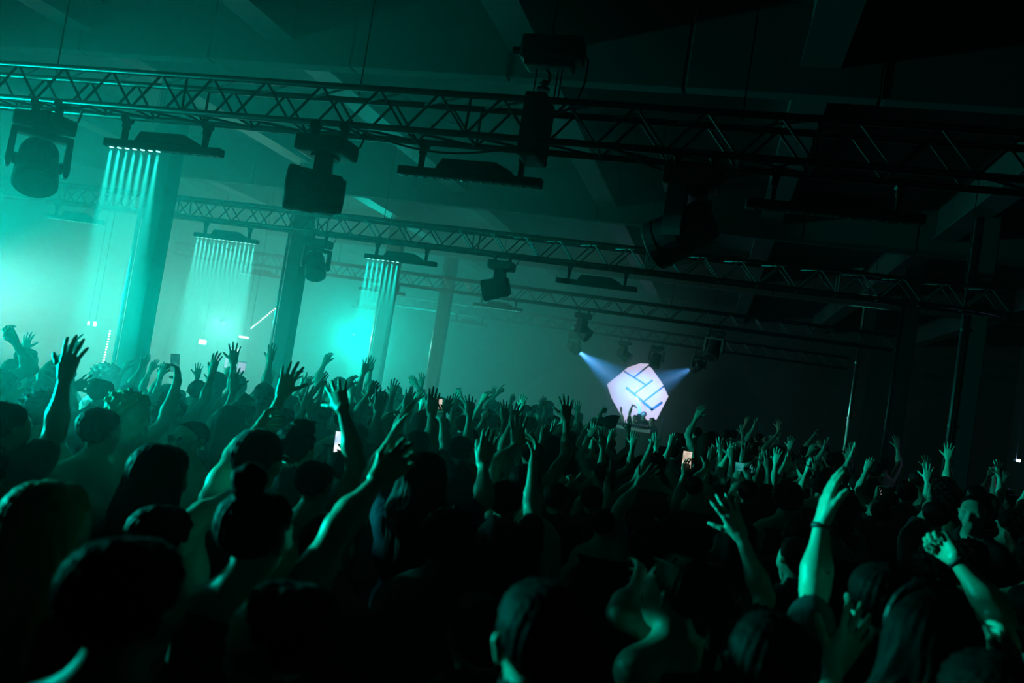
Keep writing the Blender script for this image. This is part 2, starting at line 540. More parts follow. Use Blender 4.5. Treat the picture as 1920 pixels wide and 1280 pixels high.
booth_c = at_y(1185, 800, 24.0)
booth = tag(empty('dj_booth', (float(booth_c[0]), 24.0, 0.0)), 'DJ booth with a pale lit top edge in front of the banner', 'DJ booth')
bh = float(booth_c[2])
MB().box((0, 0, bh - .05), (1.15, .6, .09), .01).build('table_top', M['white_panel'], booth)
MB().box((0, -.25, (bh - .1) / 2), (1.1, .04, bh - .1), .01).build('front_panel', M['black'], booth)
for s in (-1, 1):
    MB().box((s * .5, .1, (bh - .1) / 2), (.05, .4, bh - .1), .01).build('leg', M['black_metal'], booth)
for k, s in enumerate((-.33, 0, .33)):
    o = empty('mixer' if k == 1 else 'media_player', (float(booth_c[0]) + s, 24.0, bh - .005))
    tag(o, ('left deck on the DJ booth table', 'mixer in the middle of the DJ booth table', 'right deck on the DJ booth table')[k], 'DJ gear')
    MB().box((0, 0, .05), (.29, .34, .09), .01).build('case', M['black'], o)
    MB().lathe([(.10, .095), (.10, .105), (.09, .11)], 18).build('platter' if k != 1 else 'knob_plate', M['black_metal'], o)

# two blue-white stage spots
S1, S2 = at_y(1074, 650, 22.455), at_y(1308, 690, 22.455)
S1[2] = S2[2] = 3.26
for k, (S, tgt, pw) in enumerate(((S1, (-2.3, 25.6, 2.2), 7000), (S2, (-2.2, 25.4, 2.3), 6000))):
    v = Vector(tgt) - Vector(S)
    n = v.normalized()
    moving_head((S[0], S[1], S[2] + .47), math.atan2(-v.x, v.y), math.acos(max(-1, min(1, -n.z))), ('blue-white spotlight shining onto the stage from the left', 'blue-white spotlight shining onto the stage from the right')[k], lit='lamp_blue')
    spot('stage_beam', Vector(S) + n * .27, tgt, pw, (.06, .38, 1.0), 28, .8, .03)
    spot('stage_beam_core', Vector(S) + n * .27, tgt, pw * .35, (.60, .68, 1.0), 13, 1.0, .03)

# ---------------------------------------------------------------- lamps and LED dots deep on the left
def dotted_strip(a, b, n, label, stand=False):
    a, b = Vector([float(q) for q in a]), Vector([float(q) for q in b])
    root = tag(empty('led_strip', a), label, 'LED strip', 'dotted LED strips')
    d = b - a
    MB().tube((0, 0, 0), d, .012, n=6).build('channel', M['black_metal'], root)
    if stand:
        MB().tube(d, (d.x, d.y, -a.z), .014, n=6).lathe([(.14, -a.z), (.14, -a.z + .02), (.02, -a.z + .03)], 12).build('stand', M['black_metal'], root)
    else:
        for q in (Vector((0, 0, 0)), d):
            MB().tube(q, (q.x, q.y, ZC - a.z), .004, n=5).build('hanging_wire', M['black_metal'], root)
    c = None
    toward = (Vector(CAM) - a).normalized() * .030
    for i in range(n):
        if c is None:
            c = MB().lathe([(.003, -.011), (.011, -.007), (.013, 0), (.011, .007), (.003, .011)], 8).build('led_dot', M['led_white'], root)
        else:
            c = dup(c, root)
        c.location = d * ((i + .5) / n) + toward


dotted_strip(at_d(207, 618, 12.6), at_d(191, 692, 12.6), 15, 'vertical dotted LED strip left of the nearest left column', True)
dotted_strip(at_d(447, 654, 16.0), at_d(441, 695, 16.0), 14, 'vertical dotted LED strip above a raised hand, beside the second column', True)
dotted_strip(at_d(276, 529, 12.6), at_d(296, 515, 11.9), 5, 'short slanting row of LED dots right of the nearest column')
dotted_strip(at_d(470, 616, 14.6), at_d(518, 577, 12.7), 15, 'long slanting row of LED dots left of the second column')


def wall_lamp(px, py, d, w, h, label, m='lamp_white', name='wall_lamp'):
    p = at_d(px, py, d)
    root = tag(empty(name, [float(q) for q in p]), label, 'lamp', None)
    root.rotation_euler = (0, 0, math.radians(38))
    MB().box((0, .03, 0), (w * 1.12, .05, h * 1.2), .008).build('housing', M['black_metal'], root)
    MB().box((0, 0, 0), (w, .03, h), .006).build('diffuser', M[m], root)
    if name == 'wall_lamp':
        MB().tube((0, .03, 0), (0, .03, ZC - float(p[2])), .004, n=5).build('cord', M['cable'], root)
    else:
        MB().tube((0, .04, 0), (0, .04, -float(p[2])), .02, n=6).build('stand', M['black_metal'], root)
    return root


wall_lamp(380, 641, 16.0, .14, .085, 'white box lamp over the crowd between the two left columns')
wall_lamp(457, 632, 16.4, .19, .035, 'thin white tube lamp left of the second column')
wall_lamp(166, 606, 13.5, .03, .07, 'small white lamp, left one of the close pair')
wall_lamp(178, 607, 13.5, .05, .075, 'small white lamp, right one of the close pair')
wall_lamp(281, 626, 16.0, .08, .03, 'faint lilac lamp just right of the nearest column', 'lamp_lilac')
for k, (px, py, w, h) in enumerate(((407, 676, .07, .24), (424, 680, .06, .20), (431, 693, .05, .14), (453, 688, .16, .20))):
    wall_lamp(px, py, 17.0, w, h, ('tall lilac screen strip, leftmost behind the crowd', 'second lilac screen strip from the left', 'small lilac screen strip, third from the left', 'wide dim lilac screen behind the raised hand')[k], 'lamp_lilac', 'bar_screen')
wall_lamp(1909, 863, 12.0, .07, .035, 'lone blue-white lamp at the far right edge', 'lamp_blue')
point('right_lamp_glow', at_d(1909, 863, 11.95), 4, (.35, .5, 1), .03)

# ---------------------------------------------------------------- the fixtures of the side lights, past the left edge of the picture, and bodies for the added aisle fill
WL = ('teal wash light on a stand past the left edge, aimed down the aisle', 'pale wash light on a stand past the left edge', 'teal wash light on a stand aimed across the crowd',
      'teal wash light on a stand aimed at the stage end', 'narrow teal spotlight on a stand aimed at the right columns', 'teal side light on a stand nearest the camera')
for k, (a, b) in enumerate([(w[0], w[1]) for w in WASH] + [(SIDE[0], SIDE[1])]):
    n = (Vector(b) - Vector(a)).normalized()
    root = tag(empty('wash_light', (a[0] - n.x * .3, a[1] - n.y * .3, 0)), WL[k], 'stage light', 'side lights on stands')
    hz_ = a[2] - n.z * .3
    MB().lathe([(.24, 0), (.24, .015), (.03, .03), (.018, .05)], 16).build('base', M['black_metal'], root)
    MB().tube((0, 0, .03), (0, 0, hz_ - .13), .016, n=8).build('pole', M['black_metal'], root)
    MB().box((0, 0, hz_ - .12), (.05, .05, .04), .008).build('swivel', M['black_metal'], root)
    h = MB().lathe([(.05, .16), (.10, .15), (.115, .05), (.12, -.12), (.12, -.16), (.105, -.16)], 18).build('head', M['black'], root)
    q_ = (-n).to_track_quat('Z', 'Y')
    h.matrix_local = Matrix.Translation((0, 0, hz_)) @ q_.to_matrix().to_4x4()
    MB().lathe([(.02, -.145), (.10, -.15), (.10, -.155), (.02, -.152)], 16).build('lens', M['led_on'], h)
for k, (a, pw, c) in enumerate(AISLE_FILL):
    root = tag(empty('fill_pendant', (a[0], a[1], a[2] + .10)), ('added pale fill lamp deep in the left aisle', 'added teal fill lamp behind the far left columns')[k], 'lamp')
    MB().lathe([(.10, 0), (.09, .06), (.04, .11), (.02, .13)], 16).build('shade', M['black_metal'], root)
    MB().lathe([(.015, .02), (.03, 0), (.03, -.03), (.012, -.05)], 12).build('bulb', M['led_on'], root)
    MB().tube((0, 0, .12), (0, 0, ZC - a[2] - .09), .005, n=5).build('cord', M['cable'], root)

# ---------------------------------------------------------------- haze
def haze(ob, label):
    hm = bpy.data.materials.new('stage_haze')
    hm.use_nodes = True
    nt = hm.node_tree
    nt.nodes.clear()
    out = nt.nodes.new('ShaderNodeOutputMaterial')
    sca = nt.nodes.new('ShaderNodeVolumeScatter')
    tc = nt.nodes.new('ShaderNodeTexCoord')
    val = None
    for (dr, a, b) in HAZE_RAMPS:
        dot = nt.nodes.new('ShaderNodeVectorMath'); dot.operation = 'DOT_PRODUCT'
        dot.inputs[1].default_value = dr
        mr = nt.nodes.new('ShaderNodeMapRange'); mr.interpolation_type = 'SMOOTHSTEP'
        mr.inputs['From Min'].default_value, mr.inputs['From Max'].default_value = a, b
        nt.links.new(tc.outputs['Object'], dot.inputs[0])
        nt.links.new(dot.outputs['Value'], mr.inputs['Value'])
        if val is None:
            val = mr.outputs['Result']
        else:
            mu = nt.nodes.new('ShaderNodeMath'); mu.operation = 'MULTIPLY'
            nt.links.new(val, mu.inputs[0]); nt.links.new(mr.outputs['Result'], mu.inputs[1])
            val = mu.outputs['Value']
    fin = nt.nodes.new('ShaderNodeMath'); fin.operation = 'MULTIPLY_ADD'
    fin.inputs[1].default_value, fin.inputs[2].default_value = HAZE_MAX - HAZE_MIN, HAZE_MIN
    nt.links.new(val, fin.inputs[0])
    nt.links.new(fin.outputs['Value'], sca.inputs['Density'])
    sca.inputs['Anisotropy'].default_value = HAZE_G
    sca.inputs['Color'].default_value = (0.95, 0.95, 0.95, 1)
    nt.links.new(sca.outputs['Volume'], out.inputs['Volume'])
    ob.data.materials.clear()
    ob.data.materials.append(hm)
    tag(ob, label, 'haze', kind='stuff')


haze(MB().box(((X0 + X1) / 2, (Y0 + Y1) / 2, ZC / 2), (X1 - X0 + .8, Y1 - Y0 + .8, ZC + .5)).build('haze', M['cable']), 'thin stage haze filling the whole hall')

# ---------------------------------------------------------------- people: bodies grown as smooth distance fields, meshed with surface nets
f32 = np.float32


def cap_d(P, a, ra, b, rb):
    """distance of points P (3, n) to a tapered capsule"""
    ax, ay, az = (f32(q) for q in a)
    bx, by, bz = f32(b[0]) - ax, f32(b[1]) - ay, f32(b[2]) - az
    x, y, z = P[0] - ax, P[1] - ay, P[2] - az
    L2 = float(bx * bx + by * by + bz * bz)
    if L2 < 1e-12:
        return np.sqrt(x * x + y * y + z * z) - f32(ra)
    t = np.clip((x * bx + y * by + z * bz) * f32(1 / L2), 0, 1)
    x -= t * bx; y -= t * by; z -= t * bz
    return np.sqrt(x * x + y * y + z * z) - (f32(ra) + f32(rb - ra) * t)


def ball(P, c):
    return np.sqrt((P[0] - f32(c[0])) ** 2 + (P[1] - f32(c[1])) ** 2 + (P[2] - f32(c[2])) ** 2)


def blend(P, prims, k):
    acc = np.zeros(P.shape[1], f32)
    m = min(.22, 14 * k)
    lo, hi = P.min(1) - m, P.max(1) + m
    for (a, ra, b, rb) in prims:
        r = max(ra, rb)
        if (np.maximum(a, b) + r < lo).any() or (np.minimum(a, b) - r > hi).any():
            continue
        acc += np.exp(np.clip(cap_d(P, a, ra, b, rb) * f32(-1 / k), -60, 60))
    return -k * np.log(acc + 1e-30)


def smin(a, b, k):
    h = np.clip(0.5 + 0.5 * (b - a) / k, 0, 1)
    return b + (a - b) * h - k * h * (1 - h)


def surface_net(fn, lo, hi, h, slack=0.008):
    """vertices, quads of fn = 0 in the box lo..hi with voxel h"""
    lo = np.asarray(lo, f32); hi = np.asarray(hi, f32)
    nb = np.maximum(1, np.ceil((hi - lo) / (4 * h)).astype(int))
    cx = [lo[i] + (np.arange(nb[i], dtype=f32) + .5) * 4 * h for i in range(3)]
    G = np.stack([q.ravel() for q in np.meshgrid(*cx, indexing='ij')])
    dc = fn(G).reshape(nb)
    act = np.abs(dc) < 4 * h * 0.87 + slack
    vals = np.ones(nb * 4 + 1, f32)
    up = lambda q: q.repeat(4, 0).repeat(4, 1).repeat(4, 2)
    vals[:-1, :-1, :-1] = np.where(up(dc) < 0, -1, 1)
    m = np.zeros(nb * 4 + 1, bool)
    u = up(act)
    for dx in (0, 1):
        for dy in (0, 1):
            for dz in (0, 1):
                m[dx:dx + u.shape[0], dy:dy + u.shape[1], dz:dz + u.shape[2]] |= u
    idx = np.argwhere(m)
    if len(idx) == 0:
        return np.zeros((0, 3)), np.zeros((0, 4), int)
    order = np.argsort(idx[:, 2] // 8 * 64 + idx[:, 0] // 16, kind='stable')
    idx = idx[order]
    pts = np.ascontiguousarray((lo + idx.astype(f32) * f32(h)).astype(f32).T)
    res = np.concatenate([fn(np.ascontiguousarray(pts[:, i:i + 3000])) for i in range(0, pts.shape[1], 3000)])
    vals[tuple(idx.T)] = res
    vals[0], vals[-1], vals[:, 0], vals[:, -1], vals[:, :, 0], vals[:, :, -1] = (np.maximum(vals[0], .001), np.maximum(vals[-1], .001), np.maximum(vals[:, 0], .001),
                                                                                np.maximum(vals[:, -1], .001), np.maximum(vals[:, :, 0], .001), np.maximum(vals[:, :, -1], .001))
    s = vals < 0
    n = np.array(vals.shape) - 1
    cnt = np.zeros(n, np.int8)
    for dx in (0, 1):
        for dy in (0, 1):
            for dz in (0, 1):
                cnt += s[dx:dx + n[0], dy:dy + n[1], dz:dz + n[2]]
    cells = np.argwhere((cnt > 0) & (cnt < 8))
    cid = np.full(n, -1, int)
    cid[tuple(cells.T)] = np.arange(len(cells))
    pos = np.zeros((len(cells), 3)); wgt = np.zeros(len(cells))
    cor = [(0, 0, 0), (1, 0, 0), (0, 1, 0), (1, 1, 0), (0, 0, 1), (1, 0, 1), (0, 1, 1), (1, 1, 1)]
    cv = [vals[cells[:, 0] + c[0], cells[:, 1] + c[1], cells[:, 2] + c[2]] for c in cor]
    for a in range(8):
        for ax in range(3):
            if cor[a][ax] == 0:
                b = a + (1 << ax)
                va, vb = cv[a], cv[b]
                cr = (va < 0) != (vb < 0)
                t = np.where(cr, va / np.where(cr, va - vb, 1), 0)
                p = np.zeros((len(cells), 3)) + np.array(cor[a])
                p[:, ax] += t
                pos += np.where(cr[:, None], p, 0); wgt += cr
    V = np.asarray(lo, float) + (cells + pos / wgt[:, None]) * h
    Q = []
    for ax in range(3):
        o1, o2 = (ax + 1) % 3, (ax + 2) % 3
        sl0 = [slice(None)] * 3; sl1 = [slice(None)] * 3
        sl0[ax] = slice(0, -1); sl1[ax] = slice(1, None)
        s0, s1 = s[tuple(sl0)], s[tuple(sl1)]
        e = np.argwhere(s0 != s1)
        ok = (e[:, o1] > 0) & (e[:, o2] > 0) & (e[:, o1] < n[o1]) & (e[:, o2] < n[o2])
        e = e[ok]
        ins = s0[tuple(e.T)]
        d1 = np.zeros(3, int); d1[o1] = 1
        d2 = np.zeros(3, int); d2[o2] = 1
        q = np.stack([cid[tuple((e - d1 - d2).T)], cid[tuple((e - d2).T)], cid[tuple(e.T)], cid[tuple((e - d1).T)]], 1)
        q[~ins] = q[~ins][:, ::-1]
        Q.append(q[(q >= 0).all(1)])
    return V, np.concatenate(Q)


def np_mesh(name, V, Q, material):
    me = bpy.data.meshes.new(name)
    me.vertices.add(len(V)); me.loops.add(len(Q) * 4); me.polygons.add(len(Q))
    me.vertices.foreach_set('co', np.asarray(V, f32).ravel())
    me.loops.foreach_set('vertex_index', np.asarray(Q, np.int32).ravel())
    me.polygons.foreach_set('loop_start', np.arange(0, len(Q) * 4, 4, dtype=np.int32))
    me.polygons.foreach_set('use_smooth', np.ones(len(Q), bool))
    me.update(calc_edges=True)
    me.materials.append(material)
    return me


def mesh_regions(fn, lo, hi, h, fine=()):
    """coarse surface net, with boxes (lo, hi, voxel) meshed finer; the pieces meet along the box faces"""
    V, Q = surface_net(fn, lo, hi, h)
    Vs, Qs, n = [], [], 0
    c = V[Q].mean(1) if len(Q) else np.zeros((0, 3))
    keep = np.ones(len(Q), bool)
    for (a, b, hf) in fine:
        keep &= ~((c > np.asarray(a) + h * .35) & (c < np.asarray(b) - h * .35)).all(1)
    Vs.append(V); Qs.append(Q[keep]); n = len(V)
    for (a, b, hf) in fine:
        a, b = np.asarray(a, float), np.asarray(b, float)
        V2, Q2 = surface_net(fn, a - 2 * hf, b + 2 * hf, hf, 0.004)
        if len(Q2):
            c = V2[Q2].mean(1)
            k = ((c > a - hf * .5) & (c < b + hf * .5)).all(1)
            Vs.append(V2); Qs.append(Q2[k] + n); n += len(V2)
    V, Q = np.concatenate(Vs), np.concatenate(Qs)
    used = np.zeros(len(V), bool); used[Q.ravel()] = True
    re = np.cumsum(used) - 1
    return V[used], re[Q]


def rotm(axis, ang):
    return np.array(Matrix.Rotation(ang, 3, axis))


def unit(v):
    v = np.asarray(v, float)
    return v / (np.linalg.norm(v) + 1e-9)


# finger joints: curl per joint (degrees), splay (degrees) for index, middle, ring, little; thumb: (out, curl)
POSES = {
    'open': ([(6, 10, 6)] * 4, (13, 3, -7, -18), (48, 8)),
    'relaxed': ([(22, 26, 16), (26, 30, 18), (30, 34, 20), (34, 36, 20)], (6, 1, -4, -10), (34, 20)),
    'closed': ([(8, 10, 6)] * 4, (3, 0, -3, -6), (22, 10)),
    'fist': ([(78, 88, 50)] * 4, (2, 0, -2, -4), (18, 52)),
    'point': ([(4, 6, 4), (74, 88, 50), (78, 88, 50), (80, 88, 50)], (4, 0, -2, -4), (16, 50)),
    'horns': ([(4, 6, 4), (78, 88, 50), (78, 88, 50), (6, 8, 6)], (6, 0, -2, -16), (20, 50)),
    'grip': ([(34, 42, 30), (36, 44, 30), (38, 44, 30), (40, 44, 30)], (4, 1, -2, -6), (40, 34)),
    'peace': ([(4, 6, 4), (4, 6, 4), (78, 88, 50), (80, 88, 50)], (12, -8, -2, -4), (14, 54)),
}


def hand_prims(wrist, along, palm, right, pose, s=1.0):
    """prims of palm (blended) and list of finger chains; along = wrist to fingers, palm = palm normal"""
    z = unit(along)
    y = unit(np.asarray(palm, float) - z * (np.asarray(palm, float) @ z))
    x = np.cross(y, z) * (-1 if right else 1)          # towards the thumb
    W = np.asarray(wrist, float)
    T = lambda p: W + s * (x * p[0] + y * p[1] + z * p[2])
    curls, splays, thumb = POSES[pose]
    base = [(.031, 0, .092), (.010, 0, .097), (-.012, 0, .093), (-.032, 0, .082)]
    lens = [(.040, .025, .020), (.045, .029, .021), (.041, .027, .021), (.032, .020, .018)]
    rad = [.0092, .0095, .0088, .0078]
    palm_p, fingers = [], []
    for b in base:
        palm_p.append((T((b[0] * .62, 0, .0)), .0145 * s, T((b[0], 0, b[2] - .004)), .0112 * s))
    palm_p.append((T((.0, .001, .035)), .016 * s, T((.0, .001, .078)), .013 * s))
    palm_p.append((T((.020, .008, .018)), .014 * s, T((.034, .008, .046)), .0125 * s))
    for b, ln, r, cu, sp in zip(base, lens, rad, curls, splays):
        p = np.array(b, float); a = 0.0; ch = []
        sx = math.sin(math.radians(sp)); cz = math.cos(math.radians(sp))
        for i in range(3):
            a += math.radians(cu[i])
            d = np.array([sx * math.cos(a), math.sin(a), cz * math.cos(a)])
            q = p + d * ln[i]
            ch.append((T(p), r * s * (1 - .08 * i), T(q), r * s * (1 - .08 * (i + 1))))
            p = q
        fingers.append(ch)
    p = np.array((.030, .006, .030)); o = math.radians(thumb[0]); c = 0.0; ch = []
    for i, l in enumerate((.040, .032, .024)):
        d = np.array([math.sin(o) * math.cos(c), math.sin(c) * .9 + .18, math.cos(o) * math.cos(c)])
        if i > 0:
            d = d - np.array([math.sin(math.radians(thumb[1])) * .9, 0, 0])
        d = unit(d); q = p + d * l
        ch.append((T(p), (.0122 - .0012 * i) * s, T(q), (.0112 - .0014 * i) * s))
        p = q; c += math.radians(thumb[1])
    fingers.append(ch)
    return palm_p, fingers, (T((-.06, -.05, -.03)), T((0, 0, .1)), x, y, z)


LEGS = {}


class Body:
    """one standing figure in its own frame: origin between the feet, facing +y, nominal height 1.75 times s"""
    def __init__(self, s=1.0, arms=None, head_yaw=0.0, head_pitch=0.0, female=False, lean=(0, 0), hair='short', top='tee', seed=0, broad=1.0):
        self.s, self.hair, self.top, self.seed = s, hair, top, seed
        B = broad * (0.9 if female else 1.0)
        Lx, Ly = lean
        sh = lambda p: np.array([p[0] + Lx * max(0, p[2] - .9), p[1] + Ly * max(0, p[2] - .9), p[2]]) * s
        c = lambda a, ra, b, rb: (sh(a), ra * s, sh(b), rb * s)
        cw = .098 * B
        self.torso = [c((-.085 * B, .0, 1.29), cw, (.085 * B, .0, 1.29), cw), c((-.13 * B, -.01, 1.395), .058, (.13 * B, -.01, 1.395), .058),
                      c((-.058, .0, 1.10), .094 * B, (.058, .0, 1.10), .094 * B), c((0, .005, 1.28), .095 * B, (0, 0, 1.02), .098),
                      c((-.075, -.01, .95), .10, (.075, -.01, .95), .10)]
        if female:
            self.torso += [c((-.075, .085, 1.27), .055, (-.07, .08, 1.26), .05), c((.075, .085, 1.27), .055, (.07, .08, 1.26), .05)]
        self.traps = [c((-.025, -.02, 1.49), .045, (-.14 * B, -.012, 1.425), .042), c((.025, -.02, 1.49), .045, (.14 * B, -.012, 1.425), .042)]
        self.neck = [c((0, -.018, 1.44), .054, (0, .006, 1.56), .050)]
        self.legs = []
        for q in (-1, 1):
            self.legs += [c((q * .09, -.005, .90), .088, (q * .105, .015, .50), .058), c((q * .105, .01, .48), .056, (q * .115, -.03, .30), .054), c((q * .115, -.03, .30), .052, (q * .12, -.03, .08), .037)]
        self.shoes = [[c((q * .12, -.06, .045), .040, (q * .135, .12, .035), .036), c((q * .12, -.03, .04), .042, (q * .12, -.03, .09), .042)] for q in (-1, 1)]
        # head, turned about the top of the neck
        piv = sh((0, .0, 1.56))
        Rh = rotm('Z', head_yaw) @ rotm('X', head_pitch)
        self.Rh, self.piv = Rh, piv
        self.hd = lambda p: piv + Rh @ (np.array([p[0], p[1], p[2] - 1.56]) * s)
        hc = lambda a, ra, b, rb: (self.hd(a), ra * s, self.hd(b), rb * s)
        self.cran = [hc((0, -.034, 1.662), .074, (0, .026, 1.660), .068)]
        self.face = [hc((0, .026, 1.61), .060, (0, .056, 1.555), .036), hc((-.032, .082, 1.652), .014, (.032, .082, 1.652), .014),
                     hc((-.042, .066, 1.607), .024, (.042, .066, 1.607), .024), hc((-.013, .094, 1.558), .0085, (.013, .094, 1.558), .0085),
                     hc((-.014, .092, 1.570), .008, (.014, .092, 1.570), .008), hc((0, .082, 1.531), .016, (0, .07, 1.535), .02)]
        self.nose = [hc((0, .098, 1.640), .008, (0, .117, 1.603), .0125), hc((-.010, .106, 1.600), .008, (.010, .106, 1.600), .008)]
        self.ears = [hc((q * .074, -.004, 1.602), .009, (q * .084, -.014, 1.640), .013) for q in (-1, 1)]
        self.sockets = [(self.hd((q * .031, .108, 1.632)), .0125 * s) for q in (-1, 1)]
        # arms: dicts with elbow, wrist, along, palm, pose in body coordinates (already scaled); None hangs down
        self.arms, self.hands, self.fine, self.up_arm = [], [], [], []
        arms = arms or {}
        for q, key in ((1, 'R'), (-1, 'L')):
            S0 = sh((q * .175 * B, -.01, 1.405))
            a = arms.get(key)
            if a is None:
                a = dict(elbow=S0 + np.array([q * .06, -.03, -.285]) * s, wrist=S0 + np.array([q * .075, .05, -.53]) * s, palm=(-q, 0, 0), pose='relaxed')
            E, Wr = np.asarray(a['elbow'], float), np.asarray(a['wrist'], float)
            up = unit(E - S0)
            S = S0 + up * (.035 * s) + np.array([-q * .02, 0, .05]) * s * max(0, up[2])
            t = a.get('thick', 1.0)
            self.up_arm.append((q, S, E))
            self.arms += [(S, .052 * s * t, S + (E - S) * .45, .046 * s * t), (S + (E - S) * .4, .046 * s * t, E, .036 * s * t),
                          (E, .036 * s * t, E + (Wr - E) * .3, .040 * s * t), (E + (Wr - E) * .3, .040 * s * t, Wr, .0235 * s * t)]
            al = a.get('along')
            al = (Wr - E) if al is None else np.asarray(al, float)
            pp, ff, fr = hand_prims(Wr, al, a.get('palm', (0, 1, 0)), q > 0, a.get('pose', 'open'), s * a.get('hand', 1.0))
            self.hands.append((pp, ff))
            ctr = Wr + unit(al) * .09 * s
            self.fine.append((ctr - .145 * s, ctr + .145 * s, 1.0 if key in arms and arms[key] is not None else 1.8))
            a['frame'] = (fr[2], fr[3], fr[4])
            self.last = a
        self.specs = arms

    def f_body(self, P):
        s = self.s
        d = blend(P, self.torso + self.traps + self.neck + self.arms + self.legs[0:1] + self.legs[3:4], .016 * s)
        dh = blend(P, self.cran + self.face, .012 * s)
        dh = smin(dh, blend(P, self.nose, .004 * s), .012 * s)
        for e in self.ears:
            dh = smin(dh, cap_d(P, *e), .006 * s)
        for (c, r) in self.sockets:
            dh = -smin(-dh, ball(P, c) - r, .008 * s)
        d = smin(d, dh, .02 * s)
        for pp, ff in self.hands:
            h = blend(P, pp, .006 * s)
            for ch in ff:
                h = smin(h, blend(P, ch, .0025 * s), .007 * s)
            d = smin(d, h, .012 * s)
        return np.maximum(d, .80 * s - P[2])

    def f_hair(self, P):
        s, st = self.s, self.hair
        Q = (self.Rh.T.astype(f32) @ (P - self.piv.astype(f32)[:, None])) / f32(s)      # head coordinates
        Q[2] += f32(1.56)
        x, y, z = Q
        th = {'short': .012, 'buzz': .006, 'curly': .030, 'long': .016, 'bun': .012, 'pony': .012, 'bob': .018, 'afro': .055, 'quiff': .014}[st]
        d = blend(Q, [((0, -.034, 1.664), .074 + th, (0, .026, 1.662), .068 + th)], .012)
        if st == 'quiff':
            d = smin(d, cap_d(Q, (-.02, .03, 1.745), .035, (.03, .06, 1.75), .03), .03)
        if st in ('curly', 'afro', 'quiff'):
            amp = .013 if st != 'quiff' else .006
            d = d + amp * (np.sin(x * 85 + self.seed) * np.sin(y * 80 + 1.3) * np.sin(z * 78 + .6) * 1.4 + np.sin(z * 110 + x * 70 + 2.1) * np.sin(y * 105 - x * 40) * .7)
        else:
            d = d + .0035 * np.sin(np.arctan2(x, y + .02) * 26 + z * 34 + self.seed) + .0016 * np.sin(z * 95 + x * 55) * np.sin(x * 90 + y * 60 + self.seed)
        cut = (y - .052) * .80 - (z - 1.692) * .60                       # hair line above the face
        low = (1.560 if st in ('short', 'buzz', 'bun', 'pony', 'quiff') else 1.55) - z + np.maximum(0, y + .02) * .9
        d = np.maximum(np.maximum(d, cut), low)
        if st in ('short', 'buzz', 'quiff', 'pony', 'bun'):
            ear = np.sqrt((np.abs(x) - .085) ** 2 + (y + .004) ** 2 * 1.2 + (z - 1.606) ** 2)
            d = np.maximum(d, .034 - ear)
        if st in ('long', 'bob'):
            zl = 1.22 if st == 'long' else 1.46
            fall = [((q * .055, -.035, 1.66), .050, (q * .075, -.055, 1.50), .046) for q in (-1, 1)] + [((q * .075, -.055, 1.50), .046, (q * .072, -.085, zl), .026) for q in (-1, 1)]
            fall += [((0, -.07, 1.62), .055, (0, -.10, 1.45), .046), ((0, -.10, 1.45), .046, (0, -.11, zl - .03), .024)]
            g = blend(Q, fall, .016) + .0035 * np.sin(np.arctan2(x, y + .1) * 30 + z * 9)
            g = np.maximum(g, (y - .03) - np.maximum(0, z - 1.66) * 2)
            d = smin(d, g, .02)
        if st == 'bun':
            d = smin(d, np.sqrt((x) ** 2 + (y + .07) ** 2 + (z - 1.775) ** 2) - .045 + .003 * np.sin(z * 120 + x * 90), .012)
        if st == 'pony':
            d = smin(d, blend(Q, [((0, -.10, 1.71), .026, (0, -.15, 1.66), .034), ((0, -.15, 1.66), .034, (0, -.13, 1.42), .014)], .01), .012)
        return d * s

    def f_top(self, P):
        s = self.s
        d = blend(P, self.torso + self.traps + self.neck + self.arms + self.legs[0:1] + self.legs[3:4], .016 * s) - .013 * s
        d = d + .003 * s * np.sin(P[2] * 38 / s + P[0] * 22) * np.sin(P[0] * 31 + P[1] * 17 + self.seed)
        d = d - np.clip((1.0 * s - P[2]) * .10, 0, .012)
        nk = self.neck[0]
        d = np.maximum(d, -(cap_d(P, nk[0] + np.array([0, .03, .07]) * s, nk[1] + .008 * s, nk[2] + np.array([0, 0, .1]) * s, nk[3] + .014 * s)))
        for i, (q, S, E) in enumerate(self.up_arm):
            W = self.arms[i * 4 + 3][2]
            if self.top == 'tee':
                e = S + (E - S) * .66
                d = np.maximum(d, -(np.minimum(cap_d(P, e + (E - S) * .17, .066 * s, E, .066 * s), cap_d(P, E, .066 * s, W, .06 * s))))
            elif self.top == 'long_sleeve':
                d = np.maximum(d, -(cap_d(P, E + (W - E) * .95, .05 * s, W + (W - E) * .9, .09 * s)))
            else:
                d = np.maximum(d, -(np.minimum(cap_d(P, S, .082 * s, E, .07 * s), cap_d(P, E, .066 * s, W, .06 * s))))
        if self.top == 'tank':
            d = np.maximum(d, P[2] - 1.43 * s)
        hem = (1.16 if self.top == 'crop' else .85) * s
        if self.top == 'crop':
            d = np.maximum(d, P[2] - 1.36 * s)
        return np.maximum(d, hem - P[2])

    def f_legs(self, P):
        s = self.s
        pr = [(a, ra + .012 * s, b, rb + .014 * s) for (a, ra, b, rb) in self.legs] + [(self.torso[4][0], .112 * s, self.torso[4][2], .112 * s)]
        d = blend(P, pr, .014 * s)
        d = d + .003 * s * np.sin(P[2] * 45 / s + P[0] * 30)
        return np.maximum(np.maximum(d, P[2] - .985 * s), .055 * s - P[2])

    def bounds(self):
        pts = [p for pr in (self.torso + self.traps + self.arms + self.cran) for p in (pr[0], pr[2])] + [p for hnd in self.hands for ch in hnd[1] for pr in ch for p in (pr[0], pr[2])]
        pts = np.array(pts)
        return pts.min(0) - .14 * self.s, pts.max(0) + .14 * self.s

